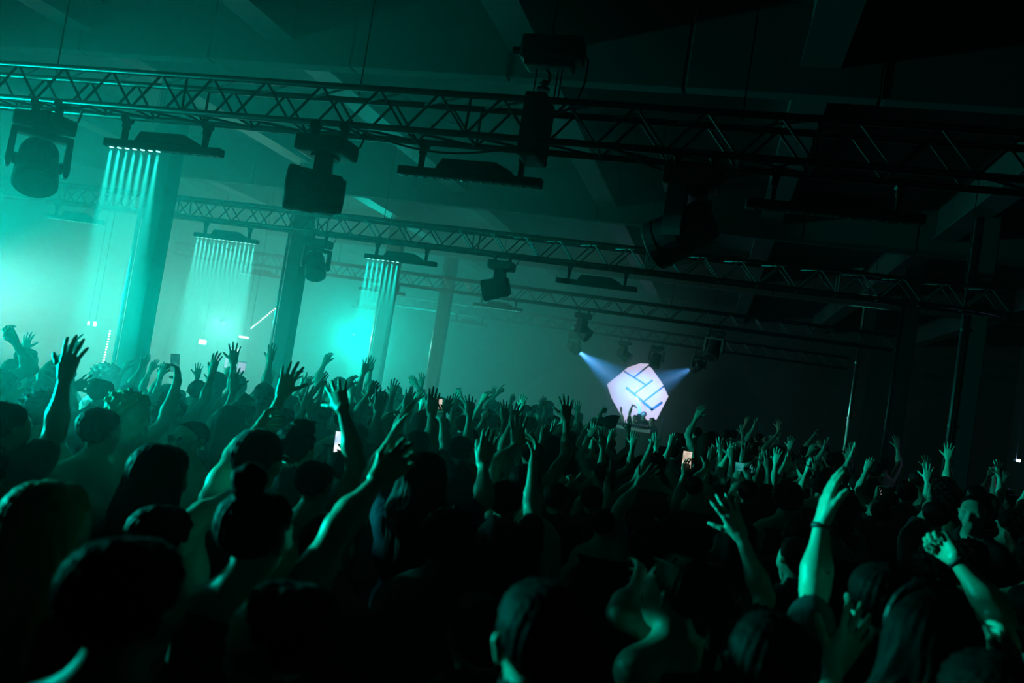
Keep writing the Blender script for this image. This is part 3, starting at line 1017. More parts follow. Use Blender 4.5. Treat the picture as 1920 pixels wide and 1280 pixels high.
    def meshes(self, hb, hh, mats, face=False):
        """dict part -> mesh; hb body voxel, hh hand voxel"""
        s = self.s
        lo, hi = self.bounds()
        lo[2] = .74 * s
        fine = [(a, b, hh * k) for a, b, k in self.fine]
        if face:
            c = self.hd((0, .02, 1.63)); fine.append((c - .15 * s, c + .15 * s, hh * 1.1))
        out = {}
        V, Q = mesh_regions(self.f_body, lo, hi, hb, fine)
        out['body'] = np_mesh('body', V, Q, mats['skin'])
        if self.hair != 'none':
            c = self.hd((0, -.02, 1.64))
            V, Q = surface_net(self.f_hair, c - np.array([.2, .26, .50 if self.hair in ('long', 'pony') else .24]) * s, c + np.array([.2, .22, .26]) * s, max(.008, hb * (.62 if self.hair != 'curly' else .45)), .025)
            out['hair'] = np_mesh('hair', V, Q, mats['hair'])
        if self.top != 'bare':
            V, Q = surface_net(self.f_top, lo, hi, hb * 1.1)
            out['shirt'] = np_mesh('shirt', V, Q, mats['shirt'])
        key = mats['trousers'].name
        if key not in LEGS:
            V, Q = surface_net(self.f_legs, np.array([-.36, -.3, .0]) * s, np.array([.36, .3, 1.06]) * s, .024)
            LEGS[key] = [np_mesh('trousers', V, Q, mats['trousers'])]
            for q, x0, x1 in ((0, -.26, 0), (1, 0, .26)):
                V2, Q2 = surface_net(lambda P: np.maximum(blend(P, self.shoes[q], .01), .004 - P[2]), np.array([x0, -.2, -.02]) * s, np.array([x1, .24, .16]) * s, .022)
                LEGS[key].append(np_mesh('shoe', V2, Q2, mats['shoes']))
        out['trousers'], out['shoe'], out['shoe.'] = LEGS[key]
        return out


def clubber(meshes, loc, rz, label, group, parent_scale=1.0):
    root = empty('person', loc, rz)
    root.scale = (parent_scale,) * 3
    tag(root, label, 'person', group)
    for k, me in meshes.items():
        o = bpy.data.objects.new(k.rstrip('.'), me)
        COL.objects.link(o)
        o.parent = root
    return root


SKIN = [mat('skin_light', (.56, .38, .29), .45, noise=.12, scale=25), mat('skin_tan', (.42, .27, .19), .45, noise=.12, scale=25), mat('skin_brown', (.22, .13, .085), .42, noise=.12, scale=25)]
HAIR = [mat('hair_black', (.005, .0045, .004), .6, spec=.03, noise=.4, scale=60), mat('hair_brown', (.02, .012, .008), .6, spec=.03, noise=.4, scale=60), mat('hair_fair', (.42, .30, .17), .6, spec=.18, noise=.4, scale=60)]
CLOTH = [mat('black_cotton', (.010, .010, .011), .9, noise=.3, scale=50, bump=.3), mat('charcoal_cotton', (.03, .03, .033), .9, noise=.3, scale=50, bump=.3),
         mat('navy_cotton', (.012, .02, .06), .9, noise=.3, scale=50, bump=.3), mat('white_cotton', (.55, .55, .56), .9, noise=.1, scale=50, bump=.3), mat('grey_cotton', (.14, .14, .15), .9, noise=.2, scale=50, bump=.3)]
DENIM = [mat('black_denim', (.012, .012, .015), .9, noise=.3, scale=70, bump=.3), mat('blue_denim', (.03, .045, .09), .9, noise=.3, scale=70, bump=.3)]
SHOE = mat('shoe_leather', (.02, .02, .02), .5, noise=.2, scale=30)


def outfit(skin=0, hair=0, top=0, legs=0):
    return dict(skin=SKIN[skin], hair=HAIR[hair], shirt=CLOTH[top], trousers=DENIM[legs], shoes=SHOE)

# ---------------------------------------------------------------- the crowd, placed person by person
HERO_PX = []         # head pixel and depth of everybody placed one by one
PLACED = []          # (x, y) of everybody on the floor


def on_ray(px, c, L, prefer=None):
    """point on the ray of pixel px at distance L from c (closest approach when out of reach)"""
    k = unit(ray(*px))
    q = c - CAM
    t0 = q @ k
    h2 = q @ q - t0 * t0
    if h2 >= L * L:
        p = CAM + k * t0
        v = p - c
        n = np.linalg.norm(v)
        return c + v / n * min(n, L * 1.12)
    dt = math.sqrt(L * L - h2)
    if prefer == 'near':
        t = t0 - dt
    elif prefer == 'far':
        t = t0 + dt
    else:
        t = t0 + dt * .25 if h2 > (.8 * L) ** 2 else t0 + dt
    p = CAM + k * t
    return c + unit(p - c) * L if prefer or h2 <= (.8 * L) ** 2 else c + unit(p - c) * min(L, max(.8 * L, np.linalg.norm(p - c)))


PALM = {'cam': -FWD, 'away': FWD, 'l': -RIGHT, 'r': RIGHT, 'up': np.array([0, 0, 1.0]), 'down': np.array([0, 0, -1.0])}


def hero(head, label, h=None, d=None, arms=None, yaw=0, hy=0, hp=0, hair='short', top='tee', fit=(0, 0, 0, 0), female=False, vox=None, face=False, group='people in the crowd', lean=(0, 0), broad=1.0, seed=None):
    if d is not None:
        p = at_d(*head, d)
        s = p[2] / 1.635
    else:
        s = (h or 1.75) / 1.75
        p = at_z(*head, 1.635 * s)
        d = to_px(p)[2]
    rz = math.radians(yaw)
    R = rotm('Z', rz)
    root = np.array([p[0], p[1], 0.0]) - R @ np.array([lean[0] * .72, lean[1] * .72, 0]) * s
    spec, frames = {}, {}
    for key, a in (arms or {}).items():
        q = 1 if key == 'R' else -1
        S = root + R @ (np.array([q * .175 + lean[0] * .5, -.01 + lean[1] * .5, 1.42]) * s)
        el, wr, tip, palm, pose = a[:5]
        pref = a[5] if len(a) > 5 else None
        E = on_ray(el, S, .31 * s, pref)
        W = on_ray(wr, E, .255 * s, pref)
        T = on_ray(tip, W, .165 * s, None)
        toL = lambda v: R.T @ (np.asarray(v) - root) / s
        spec[key] = dict(elbow=toL(E), wrist=toL(W), along=R.T @ (T - W), palm=R.T @ PALM[palm], pose=pose)
        frames[key] = (W, T, E)
    hb, hh = vox or ((.012, .005) if d < 2.6 else (.015, .006) if d < 4.2 else (.02, .0075))
    b = Body(1.0, spec, math.radians(hy), math.radians(hp), female, lean, hair, top, len(PLACED) if seed is None else seed, broad)
    ms = b.meshes(hb, hh, outfit(*fit), face)
    o = clubber(ms, root, rz, label, group, s)
    PLACED.append((root[0], root[1]))
    HERO_PX.append((head[0], head[1], d))
    return o, b, frames, s


def smartphone(c, up, normal, label, screen, size=(.074, .152)):
    """phone centred at c, screen facing `normal`, long side along `up`"""
    n = unit(normal); u = unit(np.asarray(up) - n * (np.asarray(up) @ n)); x = np.cross(u, n)
    root = empty('smartphone')
    root.matrix_world = Matrix(((x[0], -n[0], u[0], c[0]), (x[1], -n[1], u[1], c[1]), (x[2], -n[2], u[2], c[2]), (0, 0, 0, 1)))
    tag(root, label, 'smartphone', 'phones held up by the crowd')
    w, h = size
    MB().box((0, 0, 0), (w, .008, h), .0035).build('case', M['black'], root)
    MB().box((0, -.0042, 0), (w * .92, .0012, h * .94), .0004).build('screen', screen, root)
    MB().box((-w * .25, .0055, h * .36), (w * .36, .004, w * .36), .0015).build('camera_bump', M['black_metal'], root)
    for k in range(2):
        MB().lathe([(.006, 0), (.006, .002), (.004, .003)], 10, 'y').build('lens', M['lens'], root).location = (-w * .32 + k * w * .16, .0075, h * .36)
    return root


def screen_mat(name, a, b, strength, scale=14.0):
    m = bpy.data.materials.new(name)
    m.use_nodes = True
    nt = m.node_tree
    bs = nt.nodes['Principled BSDF']
    bs.inputs['Base Color'].default_value = (.01, .01, .01, 1)
    tc = nt.nodes.new('ShaderNodeTexCoord'); tx = nt.nodes.new('ShaderNodeTexNoise'); cr = nt.nodes.new('ShaderNodeValToRGB')
    tx.inputs['Scale'].default_value = scale
    cr.color_ramp.elements[0].position, cr.color_ramp.elements[1].position = .38, .62
    cr.color_ramp.elements[0].color, cr.color_ramp.elements[1].color = (*a, 1), (*b, 1)
    nt.links.new(tc.outputs['Object'], tx.inputs['Vector']); nt.links.new(tx.outputs['Fac'], cr.inputs['Fac'])
    nt.links.new(cr.outputs['Color'], bs.inputs['Emission Color'])
    bs.inputs['Emission Strength'].default_value = strength
    m.cycles.emission_sampling = 'NONE'
    return m


SCR_BLUE = screen_mat('bright_phone_picture', (.35, .62, .85), (.95, .97, 1.0), 1.1)
SCR_DARK = screen_mat('dim_phone_picture', (.005, .02, .03), (.10, .30, .34), .8)
SCR_WARM = screen_mat('warm_phone_picture', (.45, .33, .24), (.95, .82, .68), .9)
SCR_TEAL = screen_mat('teal_phone_picture', (.0, .12, .11), (.03, .34, .30), .8)
SCR_PINK = screen_mat('pink_phone_picture', (.55, .12, .12), (.75, .30, .28), .6)

# --- nearest row -------------------------------------------------------------------------------------------------------------
hero((90, 985), 'person with long hair at the left edge, hair edge lit teal', d=2.05, hair='long', fit=(0, 2, 0, 0), female=True)
hero((232, 1135), 'nearest silhouetted man bottom left, lit bare shoulder', d=1.38, hair='short', top='tank', fit=(0, 0, 0, 0), vox=(.011, .006))
o, b, fr, s = hero((478, 1000), 'person with a top-knot reaching a bright bare arm towards the stage', d=2.1, hair='bun', top='tank', female=True, fit=(0, 0, 0, 0), face=True,
     arms={'R': ((637, 990), (707, 902), (775, 838), 'away', 'relaxed', 'far')})
bun = o
hero((528, 1195), 'person in left-facing profile at the bottom, forehead and nose lit', d=1.6, yaw=75, hy=12, hair='short', fit=(0, 0, 0, 0), face=True, vox=(.011, .006))
hero((900, 1195), 'barely lit person at the bottom centre, face turned left', d=2.0, yaw=15, hy=22, hair='short', fit=(1, 0, 0, 0), face=True)
hero((1015, 1205), 'dark-haired person at the bottom centre with a lit cheek edge', d=1.5, yaw=5, hy=24, hair='short', fit=(0, 0, 0, 0), female=True, face=True)
wo, wb, wf, ws = hero((1272, 1112), 'woman with sunglasses pushed up on her hair, facing left', d=2.4, yaw=42, hy=14, hair='pony', top='tank', fit=(0, 1, 0, 0), female=True, face=True,
     arms={'R': ((1163, 1150), (1195, 1095), (1215, 1075), 'l', 'relaxed'), 'L': ((1300, 1228), (1255, 1300), (1245, 1330), 'l', 'relaxed')})
ao, ab, af, as_ = hero((1345, 1110), 'person raising an open hand with a bare lit forearm, bottom right', d=2.95, hair='short', top='tee', fit=(0, 0, 0, 0),
     arms={'R': ((1434, 1122), (1388, 1003), (1346, 915), 'away', 'open')})
bo, bb, bf, bs_ = hero((1648, 1130), 'person with a dark wristband on the tallest raised arm, bottom right', d=2.35, hair='short', fit=(0, 0, 0, 0), broad=1.05,
     arms={'L': ((1528, 1105), (1541, 980), (1558, 903), 'r', 'closed')})
co, cb, cf, cs = hero((2008, 1150), 'person at the right edge raising a fist with a dark bracelet', d=2.45, hair='short', top='tank', fit=(1, 0, 0, 0),
     arms={'L': ((1876, 1158), (1790, 1046), (1745, 985), 'l', 'fist')})
ho_, hb_, hf_, hs_ = hero((1738, 1198), 'person wearing a dark head band, face edge lit, bottom right', d=1.95, yaw=-8, hy=14, hair='bob', fit=(0, 0, 0, 0), female=True, face=True)
hero((1440, 1245), 'person in the bottom row holding up one open hand', d=1.75, hair='short', fit=(0, 0, 0, 0),
     arms={'R': ((1545, 1390), (1562, 1252), (1618, 1160), 'away', 'open')})
hero((1858, 1345), 'person below the frame at bottom right, both hands raised', d=1.45, hair='short', top='tank', fit=(1, 0, 0, 0),
     arms={'L': ((1745, 1420), (1800, 1318), (1842, 1225), 'away', 'open'), 'R': ((1935, 1390), (1885, 1270), (1912, 1180), 'away', 'relaxed')})
hero((842, 1014), 'person with tousled dark hair and a tee in the centre foreground', d=3.0, hair='curly', fit=(0, 0, 1, 0))
hero((300, 1015), 'person with one arm folded over the head, sleeve edge lit', d=2.35, hair='short', top='tank', fit=(0, 0, 0, 0),
     arms={'R': ((356, 985), (440, 925), (470, 915), 'down', 'relaxed', 'far')})

# --- left part ---------------------------------------------------------------------------------------------------------------
hero((6, 802), 'dark man at the left edge raising one dark arm high', d=3.3, hair='buzz', fit=(2, 0, 0, 0), arms={'R': ((103, 812), (121, 707), (141, 642), 'away', 'open')})
hero((2, 724), 'person at the left edge pushing out a pale lit hand', d=5.2, hair='short', fit=(0, 0, 0, 0), arms={'R': ((6, 778), (24, 742), (70, 708), 'down', 'horns')})
hero((50, 674), 'hazy far person at the left with one hand up', d=7.6, hair='short', fit=(0, 0, 4, 0), arms={'L': ((42, 690), (46, 655), (54, 626), 'away', 'open')})
hero((28, 698), 'hazy person second from the left edge, arms down', d=6.6, hair='short', fit=(0, 0, 0, 0))
hero((190, 738), 'hazy person with cropped hair by the nearest left column, pale hand out', d=5.8, hair='buzz', fit=(0, 0, 0, 0), arms={'L': ((134, 776), (137, 728), (170, 710), 'away', 'open')})
hero((186, 808), 'bare-shouldered man with short dark hair, back turned', d=3.85, hair='short', top='bare', fit=(0, 0, 0, 0))
cu, cub, cuf, cus = hero((243, 778), 'curly fair-haired man in right-facing profile filming with a phone', d=4.4, yaw=-75, hy=-10, hair='curly', top='bare', fit=(0, 2, 0, 0), face=True,
     arms={'L': ((309, 794), (333, 713), (333, 676), 'l', 'grip')})
sg, sgb, sgf, sgs = hero((356, 824), 'bare-chested man in dark sunglasses facing the camera', d=4.4, yaw=172, hair='buzz', top='bare', fit=(1, 0, 0, 0), face=True)
hero((300, 894), 'person with dark chin-length hair in front of the sunglasses man', d=2.85, hair='bob', fit=(0, 0, 0, 0), female=True)
hero((434, 792), 'person bending one arm behind the head, left of the capped man', d=5.3, hair='long', top='tank', fit=(0, 1, 0, 0), female=True, arms={'L': ((401, 790), (452, 752), (478, 738), 'away', 'relaxed')})
ca, cab, caf, cas = hero((480, 866), 'man in a black baseball cap with one elbow raised', d=3.2, hair='short', top='tank', fit=(0, 0, 0, 0), face=True, arms={'L': ((438, 855), (488, 800), (505, 785), 'r', 'relaxed', 'far')})
hero((553, 842), 'tall man with thick dark hair raising a flat dark hand', d=3.95, hair='quiff', fit=(1, 0, 0, 0), arms={'L': ((493, 824), (528, 740), (550, 684), 'away', 'open')})
hero((590, 908), 'person with cropped hair in the middle, spread hand above', d=3.5, hair='buzz', top='tank', fit=(1, 0, 0, 0), arms={'R': ((668, 862), (642, 765), (626, 714), 'away', 'open')})
p1, p1b, p1f, p1s = hero((642, 880), 'person filming with the brightest phone screen', d=4.5, hair='short', fit=(0, 0, 0, 0), arms={'L': ((606, 925), (632, 868), (638, 840), 'cam', 'grip'), 'R': ((682, 920), (652, 866), (648, 838), 'cam', 'grip')})
p2, p2b, p2f, p2s = hero((712, 878), 'person filming with a dim phone behind the pointing hand', d=5.2, hair='short', fit=(0, 0, 1, 0), arms={'L': ((684, 905), (697, 866), (700, 845), 'cam', 'grip')})
hero((797, 896), 'person in a navy tee with both arms up and folded', d=3.55, hair='long', fit=(0, 0, 2, 0), female=True,
     arms={'L': ((704, 886), (738, 816), (761, 768), 'r', 'closed'), 'R': ((908, 938), (906, 872), (918, 818), 'away', 'closed')})
hero((668, 820), 'hazy person with an open hand up near the third column', d=5.8, hair='short', fit=(0, 0, 0, 0), arms={'R': ((702, 818), (708, 771), (718, 722), 'away', 'open')})
hero((748, 842), 'hazy person with a drooping hand up', d=5.6, hair='short', fit=(0, 0, 0, 0), arms={'L': ((712, 832), (712, 790), (738, 765), 'down', 'relaxed')})
hero((784, 838), 'person raising an open hand beside the warm-lit phone', d=5.3, hair='short', fit=(0, 0, 0, 0), arms={'R': ((808, 832), (809, 776), (815, 724), 'away', 'closed')})
p3, p3b, p3f, p3s = hero((864, 846), 'person holding up the small warm-lit phone', d=5.8, hair='short', fit=(0, 0, 0, 0), arms={'L': ((836, 836), (829, 785), (822, 762), 'cam', 'grip')})
hero((457, 780), 'hazy person with a spread hand below the dotted strip', d=6.0, hair='short', fit=(0, 0, 0, 0), arms={'L': ((424, 786), (437, 732), (446, 684), 'away', 'open')})
hero((528, 792), 'hazy person with a slanting arm right of the flat dark hand', d=5.6, hair='short', top='tank', fit=(0, 0, 0, 0), arms={'R': ((548, 812), (570, 768), (588, 730), 'away', 'open')})
hero((648, 790), 'hazy person with a white-lit slanting arm by the third column', d=6.6, hair='short', top='tank', fit=(0, 0, 0, 0), arms={'R': ((668, 780), (695, 734), (708, 714), 'away', 'closed')})
hero((985, 908), 'person with a big spread hand in the middle of the crowd', d=4.3, hair='short', top='tank', fit=(0, 0, 0, 0), arms={'L': ((928, 872), (969, 836), (974, 774), 'away', 'open')})
hero((948, 942), 'person with a raised drooping hand, arm edge lit', d=3.9, hair='short', fit=(0, 0, 0, 0), arms={'R': ((997, 956), (999, 872), (1009, 824), 'l', 'relaxed')})
hero((1042, 935), 'person pointing up to the right with one finger', d=4.9, hair='short', fit=(0, 0, 0, 0), arms={'R': ((1044, 964), (1058, 918), (1092, 886), 'l', 'point')})
hero((1110, 938), 'person with a narrow lit hand left of the diagonal arm', d=5.4, hair='short', fit=(0, 0, 0, 0), arms={'R': ((1139, 946), (1138, 905), (1148, 868), 'l', 'closed')})
hero((1130, 985), 'person with a long diagonal arm and spread fingers', d=4.8, hair='short', fit=(0, 0, 0, 0), top='tank', arms={'R': ((1158, 950), (1197, 908), (1240, 872), 'away', 'open')})
p4, p4b, p4f, p4s = hero((1240, 960), 'person filming with the warm bright phone on the right', d=6.2, hair='short', fit=(0, 0, 0, 0), arms={'R': ((1268, 935), (1284, 885), (1289, 862), 'cam', 'grip')})
hero((1300, 915), 'person with a watch on a pale slanting forearm', d=6.8, hair='short', fit=(0, 0, 0, 0), top='tank', arms={'R': ((1303, 902), (1323, 878), (1336, 860), 'away', 'open')})
p5, p5b, p5f, p5s = hero((1402, 925), 'person filming with a phone held sideways on the right', d=6.4, hair='short', fit=(0, 0, 0, 0), arms={'R': ((1412, 925), (1403, 893), (1398, 876), 'cam', 'grip'), 'L': ((1376, 925), (1392, 893), (1394, 876), 'cam', 'grip')})
p6, p6b, p6f, p6s = hero((1650, 965), 'person with a tiny lit phone in the dark right side', d=6.5, hair='short', fit=(0, 0, 0, 0), arms={'L': ((1640, 955), (1645, 930), (1648, 918), 'cam', 'grip')})
hero((1752, 970), 'faintly lit person with one hand up in the dark right side', d=5.6, hair='short', fit=(0, 0, 0, 0), arms={'L': ((1744, 960), (1746, 932), (1752, 910), 'away', 'closed')})
hero((1828, 962), 'faintly lit face at the far right, looking back', d=5.2, yaw=150, hair='short', fit=(0, 0, 0, 0), face=True)

# --- phones ------------------------------------------------------------------------------------------------------------------
def hold_phone(px, fr, key, label, scr, tilt=0.0, land=False, dz=1.0):
    W, T, E = fr[key]
    dd = to_px(T)[2]
    c = at_d(px[0], px[1], dd - .03)
    up = UP * math.cos(tilt) + RIGHT * math.sin(tilt)
    if land:
        up = RIGHT * math.cos(tilt) + UP * math.sin(tilt)
    return smartphone(c, up, CAM - c, label, scr, (.074 * dz, .152 * dz))


hold_phone((328, 680), cuf, 'L', 'phone held up by the curly fair-haired man', SCR_TEAL, .05, False, .72)
hold_phone((638, 831), p1f, 'R', 'brightest phone with a blue-white picture, centre left', SCR_BLUE, .12)
hold_phone((701, 838), p2f, 'L', 'dim phone beside the pointing hand', SCR_DARK, .12)
hold_phone((820, 765), p3f, 'L', 'small warm-lit phone held high in the haze', SCR_WARM, .1)
hold_phone((1288, 863), p4f, 'R', 'warm bright phone above the crowd on the right', SCR_WARM, .12)
hold_phone((1395, 876), p5f, 'R', 'phone held sideways with a greenish picture', SCR_TEAL, -.15, True)
hold_phone((1648, 923), p6f, 'L', 'tiny phone glowing blue in the dark right side', SCR_BLUE, .1, False, .5)

# --- worn things -------------------------------------------------------------------------------------------------------------
def band(owner, fr, key, s, name, m, back=.03, r=.031, w=.012):
    W, T, E = fr[key]
    d = unit(E - W)
    c = W + d * back * s
    bm = MB()
    z = Vector(d); u = z.orthogonal().normalized(); v = z.cross(u)
    n, k = 16, 6
    vs, fs = [], []
    for i in range(n):
        t = 2 * math.pi * i / n
        rad = u * math.cos(t) + v * math.sin(t)
        for j in range(k):
            a = 2 * math.pi * j / k
            vs.append(Vector(c) + rad * (r * s + .004 * math.cos(a)) + z * (w * .5 * math.sin(a)))
    for i in range(n):
        for j in range(k):
            fs.append((i * k + j, ((i + 1) % n) * k + j, ((i + 1) % n) * k + (j + 1) % k, i * k + (j + 1) % k))
    bm._add(vs, fs)
    o = bm.build(name, m, None, True)
    o.parent = owner
    bpy.context.view_layer.update()
    o.matrix_parent_inverse = owner.matrix_world.inverted()
    return o


bpy.context.view_layer.update()
band(bo, bf, 'L', bs_, 'wristband', M['cable'], .012, .029, .022)['label'] = 'dark wristband'
band(co, cf, 'L', cs, 'bracelet', M['cable'], .015, .029, .016)['label'] = 'dark bracelet'


def head_part(owner, body, name, mb, m):
    """mesh given in head coordinates of the nominal body"""
    mb.v = [Vector(body.hd(v)) for v in mb.v]
    return mb.build(name, m, owner)


def glasses(body, owner, dy=0.0, dz=0.0, name='sunglasses'):
    g = MB()
    for q in (-1, 1):
        g.lathe([(.004, .0), (.021, .001), (.024, .004), (.021, .006), (.004, .005)], 14, 'y')
        n = len(g.v)
        for i in range(n - 5 * 14, n):
            g.v[i] = Vector((g.v[i].x + q * .033, g.v[i].y + .108 + dy, g.v[i].z + 1.634 + dz))
        g.tube((q * .055, .108 + dy, 1.640 + dz), (q * .084, .01 + dy, 1.645 + dz), .003)
    g.tube((-.012, .113 + dy, 1.640 + dz), (.012, .113 + dy, 1.640 + dz), .003)
    return head_part(owner, body, name, g, M['lens_dark'])


M['lens_dark'] = mat('dark_glossy_lens', (.01, .012, .012), .08)
glasses(sgb, sg)
glasses(wb, wo, -.045, .085)
g = MB().lathe([(.099, 1.655), (.098, 1.69), (.088, 1.725), (.06, 1.752), (.02, 1.763)], 22)
g.v = [Vector((v.x * .96, v.y * 1.06 - .004, v.z)) for v in g.v]
n0 = len(g.v)
g.prism([(-.075, 0), (.075, 0), (.07, .05), (.04, .085), (0, .095), (-.04, .085), (-.07, .05)], 0, .006)
for i in range(n0, len(g.v)):
    q = g.v[i]
    g.v[i] = Vector((q.x, q.z + .07, 1.662 + q.y - q.z * .12))
head_part(ca, cab, 'baseball_cap', g, CLOTH[0])
g = MB().path([(.092 * math.sin(t), -.01, 1.66 + .108 * math.cos(t)) for t in np.linspace(-1.75, 1.75, 15)], .011)
head_part(ho_, hb_, 'head_band', g, M['black_metal'])

# ---------------------------------------------------------------- people at the booth
def dj(head, label, **k):
    return hero(head, label, group='people at the DJ booth', vox=(.024, .009), **k)


dj((1190, 784), 'DJ silhouette against the banner with a bent arm overhead', d=24.0, hair='short', yaw=170, fit=(0, 0, 0, 0), arms={'R': ((1181, 768), (1186, 759), (1197, 763), 'down', 'relaxed')})
dj((1207, 778), 'silhouetted person at the booth with one arm straight up', d=24.9, hair='short', yaw=180, fit=(0, 0, 0, 0), arms={'R': ((1200, 770), (1196, 754), (1193, 744), 'away', 'closed')})
dj((1222, 789), 'silhouetted person bending at the right of the booth', d=24.3, hair='short', yaw=150, fit=(0, 0, 0, 0))
dj((1160, 790), 'silhouetted person left of the booth with a raised arm', d=24.4, hair='short', yaw=160, fit=(0, 0, 0, 0), arms={'L': ((1168, 784), (1163, 766), (1164, 754), 'away', 'closed')})
fo, fb, ff_, fs_ = dj((1128, 794), 'person with a pale bare arm raised beside the hand fan', d=13.0, hair='short', top='tank', yaw=0, fit=(0, 0, 0, 0), arms={'R': ((1117, 781), (1128, 771), (1142, 768), 'away', 'relaxed')})
# folding hand fan
fc = at_d(1150, 812, 12.0)
fan = tag(empty('hand_fan', [float(q) for q in fc]), 'big black folding fan held up in front of the stage', 'hand fan')
fan.scale = (.66,) * 3
fan.rotation_euler = (math.radians(6), math.radians(-14), math.radians(8))
for i in range(11):
    a0, a1 = math.radians(-44 + i * 6.4), math.radians(-44 + (i + 1) * 6.4)
    am = (a0 + a1) / 2
    P = lambda a, r, y: (math.sin(a) * r, y, math.cos(a) * r)
    v = [P(a0, .12, 0), P(a0, .42, 0), P(am, .42, -.025), P(am, .12, -.012), P(a1, .42, 0), P(a1, .12, 0)]
    w = [(q[0], q[1] + .004, q[2]) for q in v]
    link_mesh('fan_leaf', v + w, [(0, 1, 2, 3), (3, 2, 4, 5), (9, 8, 7, 6), (11, 10, 8, 9), (0, 6, 7, 1), (1, 7, 8, 2), (2, 8, 10, 4), (4, 10, 11, 5), (5, 11, 9, 3), (3, 9, 6, 0)], CLOTH[0], fan)
    MB().tube((0, .002, 0), P(a0, .40, .002), .004, n=6).build('rib', M['black_metal'], fan)
ho2 = hero((1138, 838), 'person holding the big black folding fan', d=12.1, hair='short', vox=(.024, .009), arms={'R': ((1146, 832), (1149, 820), (1150, 810), 'cam', 'fist')}, group='people at the DJ booth')

# ---------------------------------------------------------------- the rest of the crowd: a few figures, copied one by one
RF = random.Random(21)
PROTO = []
_A = {
    'up_R': {'R': dict(elbow=(.27, .06, 1.68), wrist=(.24, .12, 1.93), palm=(0, 1, 0), pose='open')},
    'up_L': {'L': dict(elbow=(-.27, .06, 1.68), wrist=(-.22, .14, 1.92), palm=(0, 1, 0), pose='open')},
    'both': {'R': dict(elbow=(.33, .06, 1.63), wrist=(.31, .10, 1.88), palm=(0, 1, 0), pose='open'), 'L': dict(elbow=(-.32, .06, 1.64), wrist=(-.27, .12, 1.88), palm=(0, 1, 0), pose='relaxed')},
    'fwd_R': {'R': dict(elbow=(.30, .20, 1.58), wrist=(.26, .36, 1.78), palm=(0, .4, -1), pose='relaxed')},
    'point_L': {'L': dict(elbow=(-.30, .12, 1.66), wrist=(-.20, .24, 1.88), palm=(1, 0, 0), pose='point')},
    'point_R': {'R': dict(elbow=(.34, .08, 1.62), wrist=(.42, .14, 1.86), palm=(-1, 0, 0), pose='closed')},
    'bent_R': {'R': dict(elbow=(.40, .05, 1.60), wrist=(.22, .10, 1.78), palm=(0, 1, 0), pose='relaxed')},
    'down': {},
}
_L = {'up_R': 'right hand up', 'up_L': 'left hand up', 'both': 'both hands up', 'fwd_R': 'right arm forward', 'point_L': 'left finger up',
      'point_R': 'right hand up and out', 'bent_R': 'right arm bent overhead', 'down': 'arms down'}
_H = {'short': 'short dark hair', 'long': 'long hair', 'bun': 'a top-knot', 'curly': 'curly hair', 'bob': 'chin-length hair', 'buzz': 'cropped hair', 'pony': 'a ponytail'}
for (a, hr, tp, fem, fit) in (('up_R', 'short', 'tee', False, (0, 0, 0, 0)), ('up_L', 'long', 'tank', True, (0, 1, 0, 0)), ('both', 'short', 'tank', False, (1, 0, 1, 0)), ('fwd_R', 'bun', 'tank', True, (0, 0, 0, 1)),
                              ('point_L', 'curly', 'tee', False, (1, 0, 4, 0)), ('point_R', 'pony', 'crop', True, (0, 1, 0, 0)), ('bent_R', 'buzz', 'bare', False, (0, 0, 0, 0)), ('down', 'short', 'tee', False, (0, 0, 0, 0)),
                              ('down', 'bob', 'tee', True, (0, 0, 1, 0)), ('down', 'curly', 'tank', False, (1, 0, 0, 0)), ('both', 'long', 'crop', True, (0, 0, 0, 0)), ('up_R', 'buzz', 'bare', False, (1, 0, 0, 0))):
    bd = Body(1.0, {k: dict(v) for k, v in _A[a].items()}, RF.uniform(-.3, .3), 0, fem, (0, 0), hr, tp, len(PROTO))
    key = [k for k in _A[a]]
    hand = None
    if key:
        i = 0 if key[0] == 'R' else 1
        hand = bd.arms[i * 4 + 3][2]
    PROTO.append(dict(ms=bd.meshes(.022, .0085, outfit(*fit)), pose=a, hair=hr, hand=hand))
FILL = []


def free(x, y, r=.45):
    return all((x - a) ** 2 + (y - b) ** 2 > r * r for a, b in PLACED) and not any(abs(x - cx) < .55 and abs(y - cy) < .5 for cx in (CXL, CXR) for cy in (8.0, 8.8, 12, 12.6, 16, 16.5, 20.2, 20.4))


def put(pi, x, y, s, rz):
    PLACED.append((x, y))
    FILL.append((pi, x, y, s, rz))


